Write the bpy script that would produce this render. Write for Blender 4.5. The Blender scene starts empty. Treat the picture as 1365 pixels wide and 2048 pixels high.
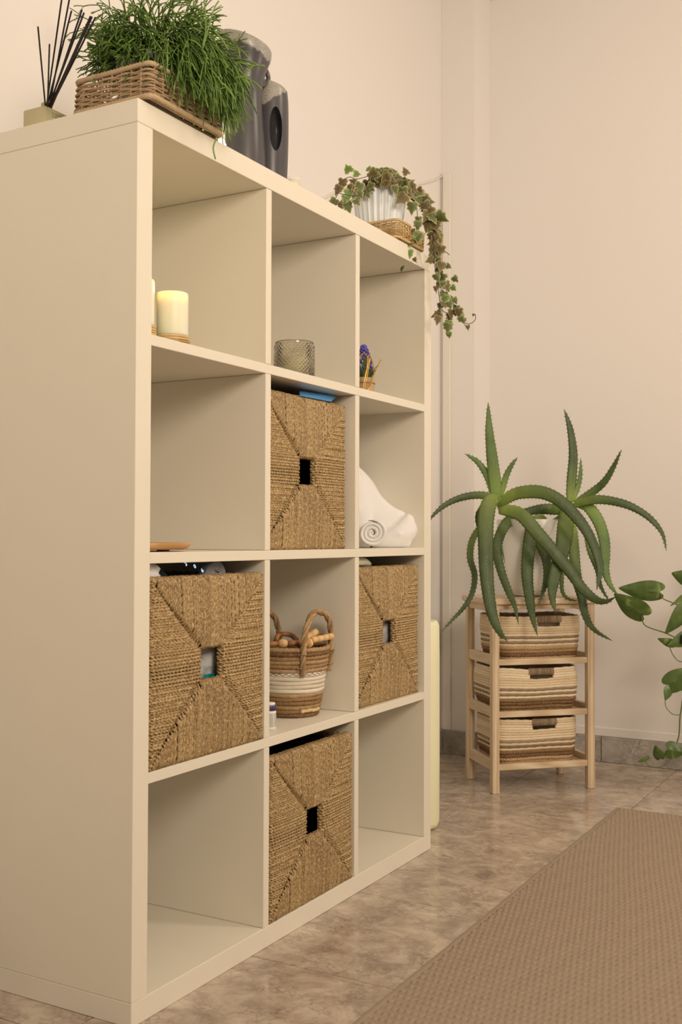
import bpy, bmesh, math, random
import numpy as np
from mathutils import Vector
random.seed(7); RNG = np.random.RandomState(7)
PI = math.pi
S = bpy.context.scene
COL = S.collection

# ------------------------------------------------------------------ camera
CP = np.array([-1.31924, -1.11824, .77036]); YAW, PITCH, ROLL, FPX = -1.05732, .02301, -.00297, 2149.15
def _R():
    ca, sa, cb, sb, cc, sc = math.cos(YAW), math.sin(YAW), math.cos(PITCH), math.sin(PITCH), math.cos(ROLL), math.sin(ROLL)
    return np.array([[ca,-sa,0],[sa,ca,0],[0,0,1]]) @ np.array([[1,0,0],[0,cb,-sb],[0,sb,cb]]) @ np.array([[cc,0,sc],[0,1,0],[-sc,0,cc]])
RM = _R()
def P3(x, y, d):
    """point at depth d (metres along the view axis) that the photograph shows at pixel x, y"""
    return CP + RM @ np.array([(x-682.5)/FPX*d, d, -(y-1024)/FPX*d])
cam_d = bpy.data.cameras.new('camera'); cam = bpy.data.objects.new('camera', cam_d); COL.objects.link(cam)
from mathutils import Matrix
M3 = Matrix((RM[:,0].tolist(), (-0*RM[:,1]+RM[:,2]).tolist(), (-RM[:,1]).tolist())).transposed()
cam.matrix_world = Matrix.Translation(CP.tolist()) @ M3.to_4x4()
cam_d.sensor_fit = 'VERTICAL'; cam_d.sensor_height = 36; cam_d.sensor_width = 24
cam_d.lens = FPX/2048*36; cam_d.clip_start = .05
cam_d.dof.use_dof = True; cam_d.dof.focus_distance = 2.4; cam_d.dof.aperture_fstop = 20
S.camera = cam

# ------------------------------------------------------------------ world, light, exposure
w = bpy.data.worlds.new('world'); S.world = w; w.use_nodes = True
w.node_tree.nodes['Background'].inputs[0].default_value = (1, .85, .68, 1)
w.node_tree.nodes['Background'].inputs[1].default_value = .05
S.view_settings.view_transform = 'Standard'; S.view_settings.look = 'None'
S.view_settings.gamma = 1; S.view_settings.use_curve_mapping = False
S.view_settings.exposure = 0.0
def area(name, loc, target, size, power, col):
    l = bpy.data.lights.new(name, 'AREA'); l.energy = power; l.color = col; l.shape = 'DISK'; l.size = size
    o = bpy.data.objects.new(name, l); COL.objects.link(o); o.location = loc
    o.rotation_euler = (Vector(target)-Vector(loc)).to_track_quat('-Z', 'Y').to_euler(); return o
def point(name, loc, rad, power, col):
    l = bpy.data.lights.new(name, 'POINT'); l.energy = power; l.color = col; l.shadow_soft_size = rad
    o = bpy.data.objects.new(name, l); COL.objects.link(o); o.location = loc; return o
WARM = (1, .835, .665)
area('ceiling_lamp_light', (.95, -1.45, 2.5), (1.3, -.4, .3), .35, 7, WARM)
area('right_wall_fill_light', (1.35, -2.6, 1.4), (2.3, .1, .9), .5, 15, WARM)  # added fill that brightens the right wall, not a known lamp of the room
area('room_lamp_light', (-1.2, -2.1, 1.85), (1.3, .1, 2.3), .9, 42.5, WARM)
point('tea_lamp_light', (.262, .05, 1.500), .012, .28, (1, .76, .5))

# ------------------------------------------------------------------ mesh helpers
ORG = {}
class MB:
    def __init__(s): s.v=[]; s.f=[]; s.r=[]; s.a=[]; s.n=0
    def add(s, v, f, rnd=None, att=None):
        v = np.asarray(v, float); rnd = random.random() if rnd is None else rnd
        s.v.append(v); f = (np.asarray(f)+s.n).tolist() if not isinstance(f, list) else [[i+s.n for i in q] for q in f]
        s.f += f; s.r += [rnd]*len(f)
        s.a.append(np.zeros(len(v)) if att is None else np.asarray(att, float)); s.n += len(v); return s
    def box(s, a, b, rnd=None):
        (x0,y0,z0),(x1,y1,z1) = a,b
        v = [(x0,y0,z0),(x1,y0,z0),(x1,y1,z0),(x0,y1,z0),(x0,y0,z1),(x1,y0,z1),(x1,y1,z1),(x0,y1,z1)]
        return s.add(v, [[0,3,2,1],[4,5,6,7],[0,1,5,4],[1,2,6,5],[2,3,7,6],[3,0,4,7]], rnd)
    def bbox(s, a, b, bev=.001, seg=1, rnd=None):
        bm = bmesh.new(); bmesh.ops.create_cube(bm, size=1)
        for v in bm.verts: v.co = Vector([a[i]+(b[i]-a[i])*(v.co[i]+.5) for i in range(3)])
        if bev: bmesh.ops.bevel(bm, geom=bm.edges[:], offset=bev, segments=seg, profile=.5, affect='EDGES')
        s.add([tuple(v.co) for v in bm.verts], [[v.index for v in f.verts] for f in bm.faces], rnd); bm.free(); return s
    def tube(s, path, r, n=6, lobes=0, amp=.25, pitch=.012, closed=False, up=None, flat=1., half=False, cap=True, rnd=None, att=None, phase=None):
        p = np.asarray(path, float); m = len(p)
        if closed: t = np.roll(p,-1,0)-np.roll(p,1,0)
        else: t = np.gradient(p, axis=0)
        t /= np.linalg.norm(t, axis=1, keepdims=True)+1e-12
        if up is not None:
            U = np.broadcast_to(np.asarray(up, float), p.shape); B = np.cross(t, U); B /= np.linalg.norm(B,axis=1,keepdims=True)+1e-12; N = np.cross(B, t)
        else:
            N = np.zeros_like(p); a = np.array([0,0,1.]) if abs(t[0][2])<.9 else np.array([1.,0,0])
            u = np.cross(np.cross(t[0],a),t[0])
            for i in range(m):
                u = u-t[i]*np.dot(u,t[i]); u /= np.linalg.norm(u)+1e-12; N[i]=u
            B = np.cross(t,N)
        R = np.broadcast_to(np.asarray(r,float),(m,))
        seglen = np.r_[0,np.cumsum(np.linalg.norm(np.diff(p,axis=0),axis=1))]
        th = np.linspace(-PI*.56, PI*.56, n) if half else np.arange(n)*2*PI/n
        ph = random.random()*6 if phase is None else phase
        k = R[:,None]*np.ones(n)[None]
        if lobes: k = k*(1+amp*np.cos(lobes*(th[None]-2*PI*seglen[:,None]/pitch)+ph))
        V = p[:,None]+k[...,None]*(np.cos(th)[None,:,None]*N[:,None]+flat*np.sin(th)[None,:,None]*B[:,None])
        V = V.reshape(-1,3); mm = m if closed else m-1; nn = n-1 if half else n
        i = np.arange(mm)[:,None]; j = np.arange(nn)[None]
        i2 = (i+1)%m; j2 = (j+1)%n
        F = np.stack([i*n+j, i*n+j2, i2*n+j2, i2*n+j], -1).reshape(-1,4)
        A = None if att is None else np.repeat(np.broadcast_to(att,(m,)), n)
        F = F.tolist()
        if cap and not closed and not half: F += [list(range(n))[::-1], list(range((m-1)*n, m*n))]
        return s.add(V, F, rnd, A)
    def lathe(s, prof, c=(0,0,0), n=32, sx=1., sy=1., rnd=0.5, close=True, axis=None, rib=0, ramp=0):
        """prof: (radius, z) list; ribs modulate the radius"""
        th = np.arange(n)*2*PI/n; V=[]
        for r,z in prof:
            rr = r*(1+ramp*np.cos(rib*th)) if rib else r*np.ones(n)
            V.append(np.stack([rr*np.cos(th)*sx, rr*np.sin(th)*sy, np.full(n,z)],-1))
        V = np.concatenate(V); m = len(prof)
        if axis is not None:
            q = Vector((0,0,1)).rotation_difference(Vector(axis).normalized()).to_matrix(); V = V @ np.array(q).T
        V = V+np.array(c)
        i = np.arange(m-1)[:,None]; j = np.arange(n)[None]; j2=(j+1)%n
        F = np.stack([i*n+j, i*n+j2, (i+1)*n+j2, (i+1)*n+j],-1).reshape(-1,4).tolist()
        if close: F += [list(range(n))[::-1], list(range((m-1)*n, m*n))]
        return s.add(V, F, rnd)
    def build(s, name, mat, parent=None, smooth=True, origin=None, kind=None):
        o0 = np.array(origin if origin is not None else (ORG.get(parent.name,(0,0,0)) if parent else (0,0,0)))
        V = (np.concatenate(s.v)-o0)
        me = bpy.data.meshes.new(name); me.from_pydata(V.tolist(), [], s.f)
        at = me.attributes.new('rnd','FLOAT','FACE'); at.data.foreach_set('value', np.array(s.r,'f'))
        at = me.attributes.new('tt','FLOAT','POINT'); at.data.foreach_set('value', np.concatenate(s.a).astype('f'))
        if smooth: me.polygons.foreach_set('use_smooth', [True]*len(me.polygons))
        me.materials.append(mat); me.update()
        o = bpy.data.objects.new(name, me); COL.objects.link(o)
        if parent: o.parent = parent
        else: o.location = o0
        ORG[o.name] = tuple(o0)
        if kind: o['kind'] = kind
        return o
def thing(name, label, cat, loc=(0,0,0), group=None):
    o = bpy.data.objects.new(name, None); COL.objects.link(o); o.location = loc; o.empty_display_size=.02
    ORG[o.name] = tuple(loc); tag(o, label, cat, group); return o
def tag(o, label, cat, group=None):
    o['label'] = label; o['category'] = cat
    if group: o['group'] = group
    return o
def struct(o, label=None):
    o['kind'] = 'structure'
    if label: o['label'] = label
    return o
def sub(root,name):
    return [c for c in root.children if c.name.split('.')[0]==name][-1]
def autosmooth(o, ang=35):
    me = o.data; me.polygons.foreach_set('use_smooth', [True]*len(me.polygons))
    try: me.set_sharp_from_angle(angle=math.radians(ang))
    except Exception: pass
    return o
def smooth_path(pts, n=40):
    p = np.array(pts, float); m=len(p)
    if m==2: t=np.linspace(0,1,n)[:,None]; return p[0]*(1-t)+p[1]*t
    q = np.vstack([2*p[0]-p[1], p, 2*p[-1]-p[-2]]); out=[]
    u = np.linspace(0, m-1-1e-9, n)
    for a in u:
        i=int(a); t=a-i; p0,p1,p2,p3=q[i],q[i+1],q[i+2],q[i+3]
        out.append(.5*((2*p1)+(-p0+p2)*t+(2*p0-5*p1+4*p2-p3)*t*t+(-p0+3*p1-3*p2+p3)*t**3))
    return np.array(out)
def rrect(w, d, rad, n=8):
    """rounded rectangle outline centred at 0, ccw"""
    pts=[]
    for cx,cy,a0 in ((w/2-rad,d/2-rad,0),(-w/2+rad,d/2-rad,PI/2),(-w/2+rad,-d/2+rad,PI),(w/2-rad,-d/2+rad,1.5*PI)):
        for k in range(n+1):
            a=a0+PI/2*k/n; pts.append((cx+rad*math.cos(a), cy+rad*math.sin(a)))
    return np.array(pts)
def resample(p, step, closed=True):
    p=np.asarray(p,float); q = np.vstack([p,p[:1]]) if closed else p
    L=np.r_[0,np.cumsum(np.linalg.norm(np.diff(q,axis=0),axis=1))]; n=max(3,int(L[-1]/step))
    u=np.linspace(0,L[-1],n+(0 if not closed else 1))
    if closed: u=u[:-1]
    return np.stack([np.interp(u,L,q[:,k]) for k in range(q.shape[1])],-1), u/L[-1]

# ------------------------------------------------------------------ materials
def raw(c): return tuple(((x/255)/12.92 if x/255<=.04045 else ((x/255+.055)/1.055)**2.4) for x in c)+(1,)
def srgb(c):
    # colours are noted as they look under the room's warm lamps; take the lamp colour out again
    r,g,b,a=raw(c); return (min(.88,r),min(.88,g*1.16),min(.88,b*1.42),1)
class NT:
    def __init__(s, name):
        s.m = bpy.data.materials.new(name); s.m.use_nodes=True; s.t=s.m.node_tree; s.b=s.t.nodes['Principled BSDF']
    def n(s, typ, **kw):
        nd = s.t.nodes.new(typ)
        for k,v in kw.items():
            if k in nd.inputs: nd.inputs[k].default_value=v
            else: setattr(nd,k,v)
        return nd
    def l(s,a,b): s.t.links.new(a,b)
    def mix(s, fac, a, b, mode='MIX'):
        nd=s.t.nodes.new('ShaderNodeMix'); nd.data_type='RGBA'; nd.blend_type=mode
        for sock,v in ((nd.inputs[0],fac),(nd.inputs[6],a),(nd.inputs[7],b)):
            if isinstance(v,(int,float,tuple)): sock.default_value=v
            else: s.l(v,sock)
        return nd.outputs[2]
    def ramp(s, fac, stops):
        nd=s.t.nodes.new('ShaderNodeValToRGB'); e=nd.color_ramp.elements
        while len(e)<len(stops): e.new(.5)
        for el,(p,c) in zip(e,stops): el.position=p; el.color=c if len(c)==4 else c+(1,)
        s.l(fac,nd.inputs[0]); return nd.outputs[0]
    def noise(s, scale, detail=3, rough=.5, vec=None, dist=0):
        nd=s.n('ShaderNodeTexNoise'); nd.inputs['Scale'].default_value=scale; nd.inputs['Detail'].default_value=detail
        nd.inputs['Roughness'].default_value=rough; nd.inputs['Distortion'].default_value=dist
        s.l(vec if vec is not None else s.coord(), nd.inputs['Vector']); return nd.outputs['Fac']
    def coord(s):
        if not hasattr(s,'_c'): s._c=s.n('ShaderNodeTexCoord').outputs['Object']
        return s._c
    def pos(s): return s.n('ShaderNodeNewGeometry').outputs['Position']
    def map(s, vec, scale=(1,1,1), loc=(0,0,0)):
        nd=s.n('ShaderNodeMapping'); nd.inputs['Scale'].default_value=scale; nd.inputs['Location'].default_value=loc; s.l(vec,nd.inputs['Vector']); return nd.outputs[0]
    def attr(s, name):
        nd=s.n('ShaderNodeAttribute'); nd.attribute_name=name; return nd.outputs['Fac']
    def bump(s, h, strength=.3, dist=.001):
        nd=s.n('ShaderNodeBump'); nd.inputs['Strength'].default_value=strength; nd.inputs['Distance'].default_value=dist
        s.l(h,nd.inputs['Height']); s.l(nd.outputs[0], s.b.inputs['Normal'])
    def set(s, color=None, rough=None, **kw):
        if color is not None:
            if isinstance(color,tuple): s.b.inputs['Base Color'].default_value=color
            else: s.l(color,s.b.inputs['Base Color'])
        if rough is not None:
            if isinstance(rough,(int,float)): s.b.inputs['Roughness'].default_value=rough
            else: s.l(rough,s.b.inputs['Roughness'])
        for k,v in kw.items(): s.b.inputs[k.replace('_',' ')].default_value=v
        return s.m
def plain(name, c, rough=.5, var=.06, vs=20, bump=0, bs=200, **kw):
    t=NT(name); c=srgb(c); f=t.noise(vs,4)
    col=t.mix(f, tuple(x*(1-var) for x in c[:3])+(1,), tuple(min(1,x*(1+var)) for x in c[:3])+(1,))
    if bump: t.bump(t.noise(bs,3), bump, .001)
    return t.set(col, rough, **kw)
def strandy(name, dark, mid, light, rough=.6, vs=60, stretch=(1,1,1), bump=.25, bs=500, spec=.3):
    """fibre colour: per strand random + noise"""
    t=NT(name); r=t.attr('rnd'); v=t.map(t.coord(),stretch); f=t.noise(vs,4,.6,v)
    add=t.n('ShaderNodeMath',operation='ADD'); t.l(r,add.inputs[0]); t.l(f,add.inputs[1])
    mul=t.n('ShaderNodeMath',operation='MULTIPLY'); t.l(add.outputs[0],mul.inputs[0]); mul.inputs[1].default_value=.5
    col=t.ramp(mul.outputs[0],[(.2,srgb(dark)),(.5,srgb(mid)),(.8,srgb(light))])
    t.bump(t.noise(bs,3,.6,v),bump,.0006)
    return t.set(col, rough, Specular_IOR_Level=spec)

M={}
t=NT('wall_paint'); v=t.pos()
f=t.noise(1.2,3,.5,v); g=t.noise(35,5,.6,v)
t.bump(t.mix(.75,g,t.noise(6,3,.5,v)),.22,.004)
M['wall']=t.set(t.mix(f,raw((236,233,230)),raw((240,237,234))),.75,Specular_IOR_Level=.25)
t=NT('ceiling_paint'); M['ceiling']=t.set(raw((238,234,228)),.8)
t=NT('white_laminate'); f=t.noise(9,3); t.bump(t.noise(600,2),.05,.0003)
M['lam']=t.set(t.mix(f,raw((234,229,214)),raw((237,232,217))),.42,Specular_IOR_Level=.35)
M['trim']=plain('white_trim_paint',(236,218,192),.5,.03,5)
# marble tile
def marble(name, c1,c2,c3,vein, rough):
    t=NT(name); oi=t.n('ShaderNodeObjectInfo')
    mv=t.n('ShaderNodeVectorMath',operation='SCALE'); cmb=t.n('ShaderNodeCombineXYZ')
    t.l(oi.outputs['Random'],cmb.inputs[0]); t.l(oi.outputs['Random'],cmb.inputs[2]); t.l(cmb.outputs[0],mv.inputs[0]); mv.inputs['Scale'].default_value=17
    ad=t.n('ShaderNodeVectorMath',operation='ADD'); t.l(t.pos(),ad.inputs[0]); t.l(mv.outputs[0],ad.inputs[1]); v=t.map(ad.outputs[0],(1.15,.9,1))
    n1=t.noise(15,9,.7,v,.5); col=t.ramp(n1,[(.34,srgb(c1)),(.5,srgb(c2)),(.64,srgb(c3))])
    nz=t.n('ShaderNodeTexNoise'); nz.inputs['Scale'].default_value=24; nz.inputs['Detail'].default_value=5; t.l(v,nz.inputs['Vector'])
    dv=t.n('ShaderNodeVectorMath',operation='SCALE'); t.l(nz.outputs['Color'],dv.inputs[0]); dv.inputs['Scale'].default_value=.13
    a2=t.n('ShaderNodeVectorMath',operation='ADD'); t.l(v,a2.inputs[0]); t.l(dv.outputs[0],a2.inputs[1])
    vo=t.n('ShaderNodeTexVoronoi',feature='DISTANCE_TO_EDGE'); vo.inputs['Scale'].default_value=26; t.l(a2.outputs[0],vo.inputs['Vector'])
    m1=t.ramp(vo.outputs['Distance'],[(0,(1,1,1)),(.05,(.4,.4,.4)),(.2,(0,0,0))])
    br=t.ramp(t.noise(14,4,.6,v),[(.42,(0,0,0)),(.66,(1,1,1))])
    mm=t.n('ShaderNodeMath',operation='MULTIPLY'); t.l(m1,mm.inputs[0]); t.l(br,mm.inputs[1])
    m2=t.n('ShaderNodeMath',operation='MULTIPLY'); t.l(mm.outputs[0],m2.inputs[0]); m2.inputs[1].default_value=.8
    return t.set(t.mix(m2.outputs[0],col,srgb(vein)),rough,Specular_IOR_Level=.5)
M['tile']=marble('marble_tile',(156,132,108),(188,162,134),(208,184,154),(112,92,76),.17)
M['base']=marble('marble_skirting',(150,136,118),(176,160,140),(198,182,160),(112,96,80),.4)
M['grout']=plain('grout',(180,160,136),.9)
M['grout_dark']=plain('grout_grime',(60,48,38),.9)
t=NT('seagrass_rope'); r=t.attr('rnd'); f=t.noise(260,3,.6); g=t.noise(14,2)
c=t.ramp(f,[(.30,srgb((108,76,42))),(.5,srgb((182,144,94))),(.70,srgb((230,196,136)))])
c=t.mix(t.ramp(r,[(0,(.0,.0,.0)),(1,(.55,.55,.55))]),c,srgb((112,80,46))); c=t.mix(t.ramp(g,[(.3,(0,0,0)),(.7,(.25,.25,.25))]),c,srgb((196,162,106)))
t.bump(f,.5,.0008); M['seagrass']=t.set(c,.55,Specular_IOR_Level=.35)
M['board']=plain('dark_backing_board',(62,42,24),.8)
M['wicker']=strandy('wicker_cane',(146,112,74),(180,144,102),(206,172,128),.55,70)
M['wicker2']=strandy('golden_wicker_cane',(170,128,72),(202,160,98),(222,184,124),.55,70)
M['jute']=strandy('jute_braid',(112,78,46),(162,122,78),(200,160,112),.65,160,(1,1,1),.8,500)
M['jutew']=strandy('wrapped_jute_twine',(124,98,68),(150,122,90),(172,144,110),.7,160)
M['cotton']=strandy('cotton_rope',(216,182,138),(230,198,154),(238,210,170),.8,120,(1,1,1),.8,500,.15)
M['cottonw']=strandy('white_cotton_rope',(216,192,158),(228,206,174),(236,216,186),.8,120,(1,1,1),.8,500,.15)
M['thread']=plain('brown_thread',(120,92,64),.8)
def woodm(name,a,b,c,sc=(1,1,.08),scale=60):
    t=NT(name); v=t.map(t.coord(),sc); f=t.noise(scale,5,.6,v,.8); g=t.n('ShaderNodeTexWave'); g.inputs['Scale'].default_value=scale*.35; g.inputs['Distortion'].default_value=5; g.inputs['Detail'].default_value=3; t.l(v,g.inputs['Vector'])
    t.bump(f,.1,.0005)
    return t.set(t.ramp(t.mix(.35,f,g.outputs['Fac']),[(.25,srgb(a)),(.5,srgb(b)),(.75,srgb(c))]),.5,Specular_IOR_Level=.35)
M['pineV']=woodm('pale_pine_upright',(198,162,120),(218,184,142),(230,200,160),(1,1,.07))
M['pineH']=woodm('pale_pine_rail',(198,162,120),(218,184,142),(230,200,160),(.12,.12,1))
M['toolwood']=woodm('turned_beech',(196,142,84),(222,170,106),(234,190,128),(1,1,.15),50)
M['toolwood_d']=woodm('turned_brown_wood',(120,72,40),(158,102,60),(182,124,76),(1,1,.15),50)
M['traywood']=woodm('amber_bamboo',(186,130,74),(200,146,88),(212,160,100),(.1,1,1),50)
M['rug']=strandy('taupe_rug_yarn',(146,122,96),(164,138,110),(182,156,126),.9,300,(1,1,1),.8,900,.1)
M['rugedge']=plain('rug_binding',(158,134,106),.85,.08,80,.4,800)
M['black']=plain('black_reed',(34,26,30),.6)
M['potw']=plain('white_pot_ceramic',(240,224,200),.35,.02)
M['potbl']=plain('white_ribbed_ceramic',(230,222,214),.3,.02)
M['soil']=plain('potting_soil',(50,36,26),.95,.3,80,.8,200)
M['gold']=NT('gold_wire').set(srgb((222,168,78)),.28,Metallic=.9)
M['burlap']=plain('burlap',(196,158,118),.9,.1,120,.6,900)
M['towel']=plain('white_terry',(246,232,210),.95,.02,30,.9,450,Sheen_Weight=.3)
M['cloth']=plain('white_cotton_cloth',(232,218,200),.9,.04,30,.4,500)
M['greycloth']=plain('grey_white_cloth',(206,194,182),.9,.08,30,.4,500)
M['blue']=plain('blue_card',(98,160,200),.45,.03)
M['teal']=plain('teal_card',(0,128,118),.5,.03)
M['darkpl']=plain('black_plastic',(26,26,26),.35,.03)
M['darkglass']=plain('dark_glossy_dome',(74,78,74),.3,.03)
M['cream_pad']=plain('cream_pad_fabric',(238,226,186),.7,.02)
M['roll']=plain('cream_foam_roll',(244,228,176),.55,.03,8)
M['bottle']=plain('white_plastic_bottle',(238,222,200),.4,.02)
M['navy']=plain('navy_cap',(60,52,92),.4,.02)
M['ink']=plain('grey_print',(120,108,92),.7)
M['metal']=NT('chrome_clip').set(srgb((190,185,180)),.25,Metallic=1.)
t=NT('wax'); M['wax']=t.set(srgb((250,234,186)),.4,Subsurface_Weight=.6,Subsurface_Scale=.02,Specular_IOR_Level=.4); t.b.inputs['Subsurface Radius'].default_value=(1,.7,.3)
M['wax2']=plain('cream_wax',(238,222,172),.5,.02)
t=NT('lit_bulb'); t.b.inputs['Emission Color'].default_value=(1,.8,.5,1); t.b.inputs['Emission Strength'].default_value=5; M['bulb']=t.set((1,.9,.7,1),.5)
t=NT('lit_blue_digits'); t.b.inputs['Emission Color'].default_value=(.5,.72,1,1); t.b.inputs['Emission Strength'].default_value=1.6; M['digit']=t.set((.5,.7,1,1),.5)
t=NT('smoked_glass'); M['glass']=t.set((.93,.90,.84,1),.05,Transmission_Weight=1.,IOR=1.42)
t=NT('thin_clear_glass'); M['thin']=t.set((.98,.97,.95,1),.05,Alpha=.18)
t=NT('frosted_amber_glass'); M['amber']=t.set(srgb((226,204,150)),.35,Transmission_Weight=.35,IOR=1.4)
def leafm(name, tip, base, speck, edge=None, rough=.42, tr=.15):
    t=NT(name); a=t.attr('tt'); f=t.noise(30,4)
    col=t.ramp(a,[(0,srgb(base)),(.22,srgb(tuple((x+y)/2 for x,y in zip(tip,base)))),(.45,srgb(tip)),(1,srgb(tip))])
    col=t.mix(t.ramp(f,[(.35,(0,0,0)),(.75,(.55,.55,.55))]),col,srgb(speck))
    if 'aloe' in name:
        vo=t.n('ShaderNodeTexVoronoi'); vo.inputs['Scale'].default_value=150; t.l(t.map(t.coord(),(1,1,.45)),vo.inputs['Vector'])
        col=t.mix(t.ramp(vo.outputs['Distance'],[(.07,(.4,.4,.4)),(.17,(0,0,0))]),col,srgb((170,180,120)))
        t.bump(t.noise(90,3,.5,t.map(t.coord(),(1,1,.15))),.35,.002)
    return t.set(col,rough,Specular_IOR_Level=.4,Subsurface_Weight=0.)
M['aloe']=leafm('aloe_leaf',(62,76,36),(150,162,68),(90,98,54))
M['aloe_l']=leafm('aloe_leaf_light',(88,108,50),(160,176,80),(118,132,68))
M['rhip']=strandy('mistletoe_stem_green',(60,80,28),(98,122,46),(140,158,72),.45,25,(1,1,1),.1,400,.4)
M['twig']=plain('brown_vine_stem',(84,62,48),.7)
M['pstem']=plain('green_vine_stem',(92,104,46),.5)
def ivy(name, inner, rim):
    t=NT(name); a=t.attr('tt'); f=t.noise(120,3)
    m=t.n('ShaderNodeMath',operation='MULTIPLY_ADD'); t.l(f,m.inputs[0]); m.inputs[1].default_value=.35; t.l(a,m.inputs[2])
    col=t.ramp(m.outputs[0],[(.3,srgb(tuple(x*.8 for x in inner))),(1.02,srgb(inner)),(1.2,srgb(rim))])
    return t.set(col,.5,Specular_IOR_Level=.35)
M['ivyb']=ivy('ivy_leaf_brown',(120,100,58),(166,146,98))
M['ivyg']=ivy('ivy_leaf_olive',(112,114,60),(172,166,110))
M['ivyl']=ivy('ivy_leaf_fresh',(126,142,66),(190,188,130))
t=NT('pothos_leaf'); f=t.noise(28,3,.5,t.map(t.coord(),(1,1,.5)),.6); a=t.attr('rnd')
M['pothos']=t.set(t.ramp(f,[(.3,srgb((64,82,32))),(.62,srgb((86,102,44))),(.8,srgb((166,174,90)))]),.35,Specular_IOR_Level=.45)
M['hyleaf']=plain('fabric_leaf_green',(82,98,52),.6,.15,60)
M['hyflower']=plain('purple_floret',(102,88,158),.6,.25,200)
# jug glaze: dark satin clay with a crackled grey band at the lip
def jugm(name, ztop, slope):
    t=NT(name); sp=t.n('ShaderNodeSeparateXYZ'); t.l(t.coord(),sp.inputs[0])
    n=t.noise(28,3,.5,t.map(t.coord(),(1,1,.25)))
    m=t.n('ShaderNodeMath',operation='MULTIPLY_ADD'); t.l(n,m.inputs[0]); m.inputs[1].default_value=.05; t.l(sp.outputs[2],m.inputs[2])
    sl=t.n('ShaderNodeMath',operation='MULTIPLY_ADD'); t.l(sp.outputs[0],sl.inputs[0]); sl.inputs[1].default_value=slope; t.l(m.outputs[0],sl.inputs[2])
    k=t.n('ShaderNodeMapRange'); t.l(sl.outputs[0],k.inputs[0]); k.inputs[1].default_value=ztop; k.inputs[2].default_value=ztop+.004
    vo=t.n('ShaderNodeTexVoronoi'); vo.inputs['Scale'].default_value=620; t.l(t.coord(),vo.inputs['Vector'])
    crack=t.ramp(vo.outputs['Distance'],[(.15,srgb((84,74,64))),(.5,srgb((168,154,134)))])
    c=t.mix(k.outputs[0],t.mix(t.noise(12,3),srgb((66,60,58)),srgb((84,77,73))),crack)
    return t.set(c,.33,Specular_IOR_Level=.5)
M['jug']=jugm('crackle_glazed_clay',.272,.3)
M['jug2']=jugm('crackle_glazed_clay_small',.222,-.6)

# ------------------------------------------------------------------ the room
XW, YB = 2.365, .463
H = 2.75
def slab(name,a,b,mat,label,bev=0):
    return struct(MB().bbox(a,b,bev).build(name,mat,smooth=False,origin=(a[0],a[1],a[2])),label)
slab('wall_right',(XW,-3.4,0),(XW+.12,YB+.12,H),M['wall'],'cream plastered wall on the right behind the aloe')
slab('wall_back',(-3.0,YB,0),(XW-.0005,YB+.12,H),M['wall'],'cream wall behind the shelving unit')
slab('wall_left',(-3.12,-3.4,0),(-3.0,YB+.12,H),M['wall'],'cream wall outside the picture on the left')
slab('wall_front',(-3.0,-3.52,0),(XW,-3.4,H),M['wall'],'cream wall behind the camera')
slab('ceiling',(-3.12,-3.52,H),(XW+.12,YB+.12,H+.1),M['ceiling'],'white ceiling')
slab('wall_corner',(2.215,.334,0),(XW-.0003,YB-.0003,H),M['wall'],'shallow cream pilaster in the corner of the room',0)
floor=slab('floor',(-3.12,-3.52,-.06),(XW+.12,YB+.12,-.004),M['grout'],'beige marble tile floor')
ORG[floor.name]=(0,0,0); fl0=np.array(floor.location)
# marble tiles, one object each
tw=.41; gx0=.337-.41*9; gy0=.08-.41*9
base=MB().bbox((.0014,.0014,-.006),(tw-.0014,tw-.0014,0),.0012)
tm=None
for i in range(16):
    for j in range(11):
        x=gx0+i*tw; y=gy0+j*tw
        x1=min(x+tw,XW); y1=min(y+tw,YB)
        if x>XW-.02 or y>YB-.01 or x<-3.2: continue
        if x1-x<tw-1e-6 or y1-y<tw-1e-6:
            o=MB().bbox((.0014,.0014,-.006),(x1-x-.0014,y1-y-.0014,0),.0012).build('tile',M['tile'],smooth=False,origin=(0,0,0)); 
        elif tm is None: o=base.build('tile',M['tile'],smooth=False,origin=(0,0,0)); tm=o
        else: o=tm.copy(); COL.objects.link(o)
        o.parent=floor; o.location=(x-fl0[0],y-fl0[1],-fl0[2]+random.uniform(-.0002,.0002))
# marble skirting pieces along both walls
def skirting(name,label,pieces):
    root=bpy.data.objects.new(name,None); COL.objects.link(root); struct(root,label); ORG[root.name]=(0,0,0)
    for a,b in pieces: MB().bbox(a,b,.0015).build('skirting_stone',M['base'],root,False)
    return root
pr=[]; y=.333
while y>-3.3: pr.append(((XW-.013,y-.4085,.0003),(XW-.0003,y-.0006,.086))); y-=.41
skirting('baseboard_right','grey-brown marble skirting along the right wall',pr)
pl=[((2.203,.326,.0003),(2.2147,YB-.001,.086))]; 
skirting('baseboard_corner','grey-brown marble skirting round the corner pilaster',pl+[((2.2155,.3215,.0003),(XW-.014,.3335,.086))])
pb=[]; x=-2.99
while x<2.19: pb.append(((x,YB-.012,.0003),(min(x+.4085,2.2),YB-.0003,.086))); x+=.41
skirting('baseboard_back','marble skirting along the wall behind the shelving unit',pb)
struct(MB().bbox((XW-.006,-3.39,.0865),(XW-.0003,.333,.118),.003,2).build('trim_1',M['wall'],smooth=False),'painted plaster lip above the marble skirting')
struct(MB().bbox((2.203,.423,.0865),(2.2148,.452,2.078),.002,2).build('trim_2',M['trim'],smooth=False),'white cable trunking running up the corner')
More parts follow.
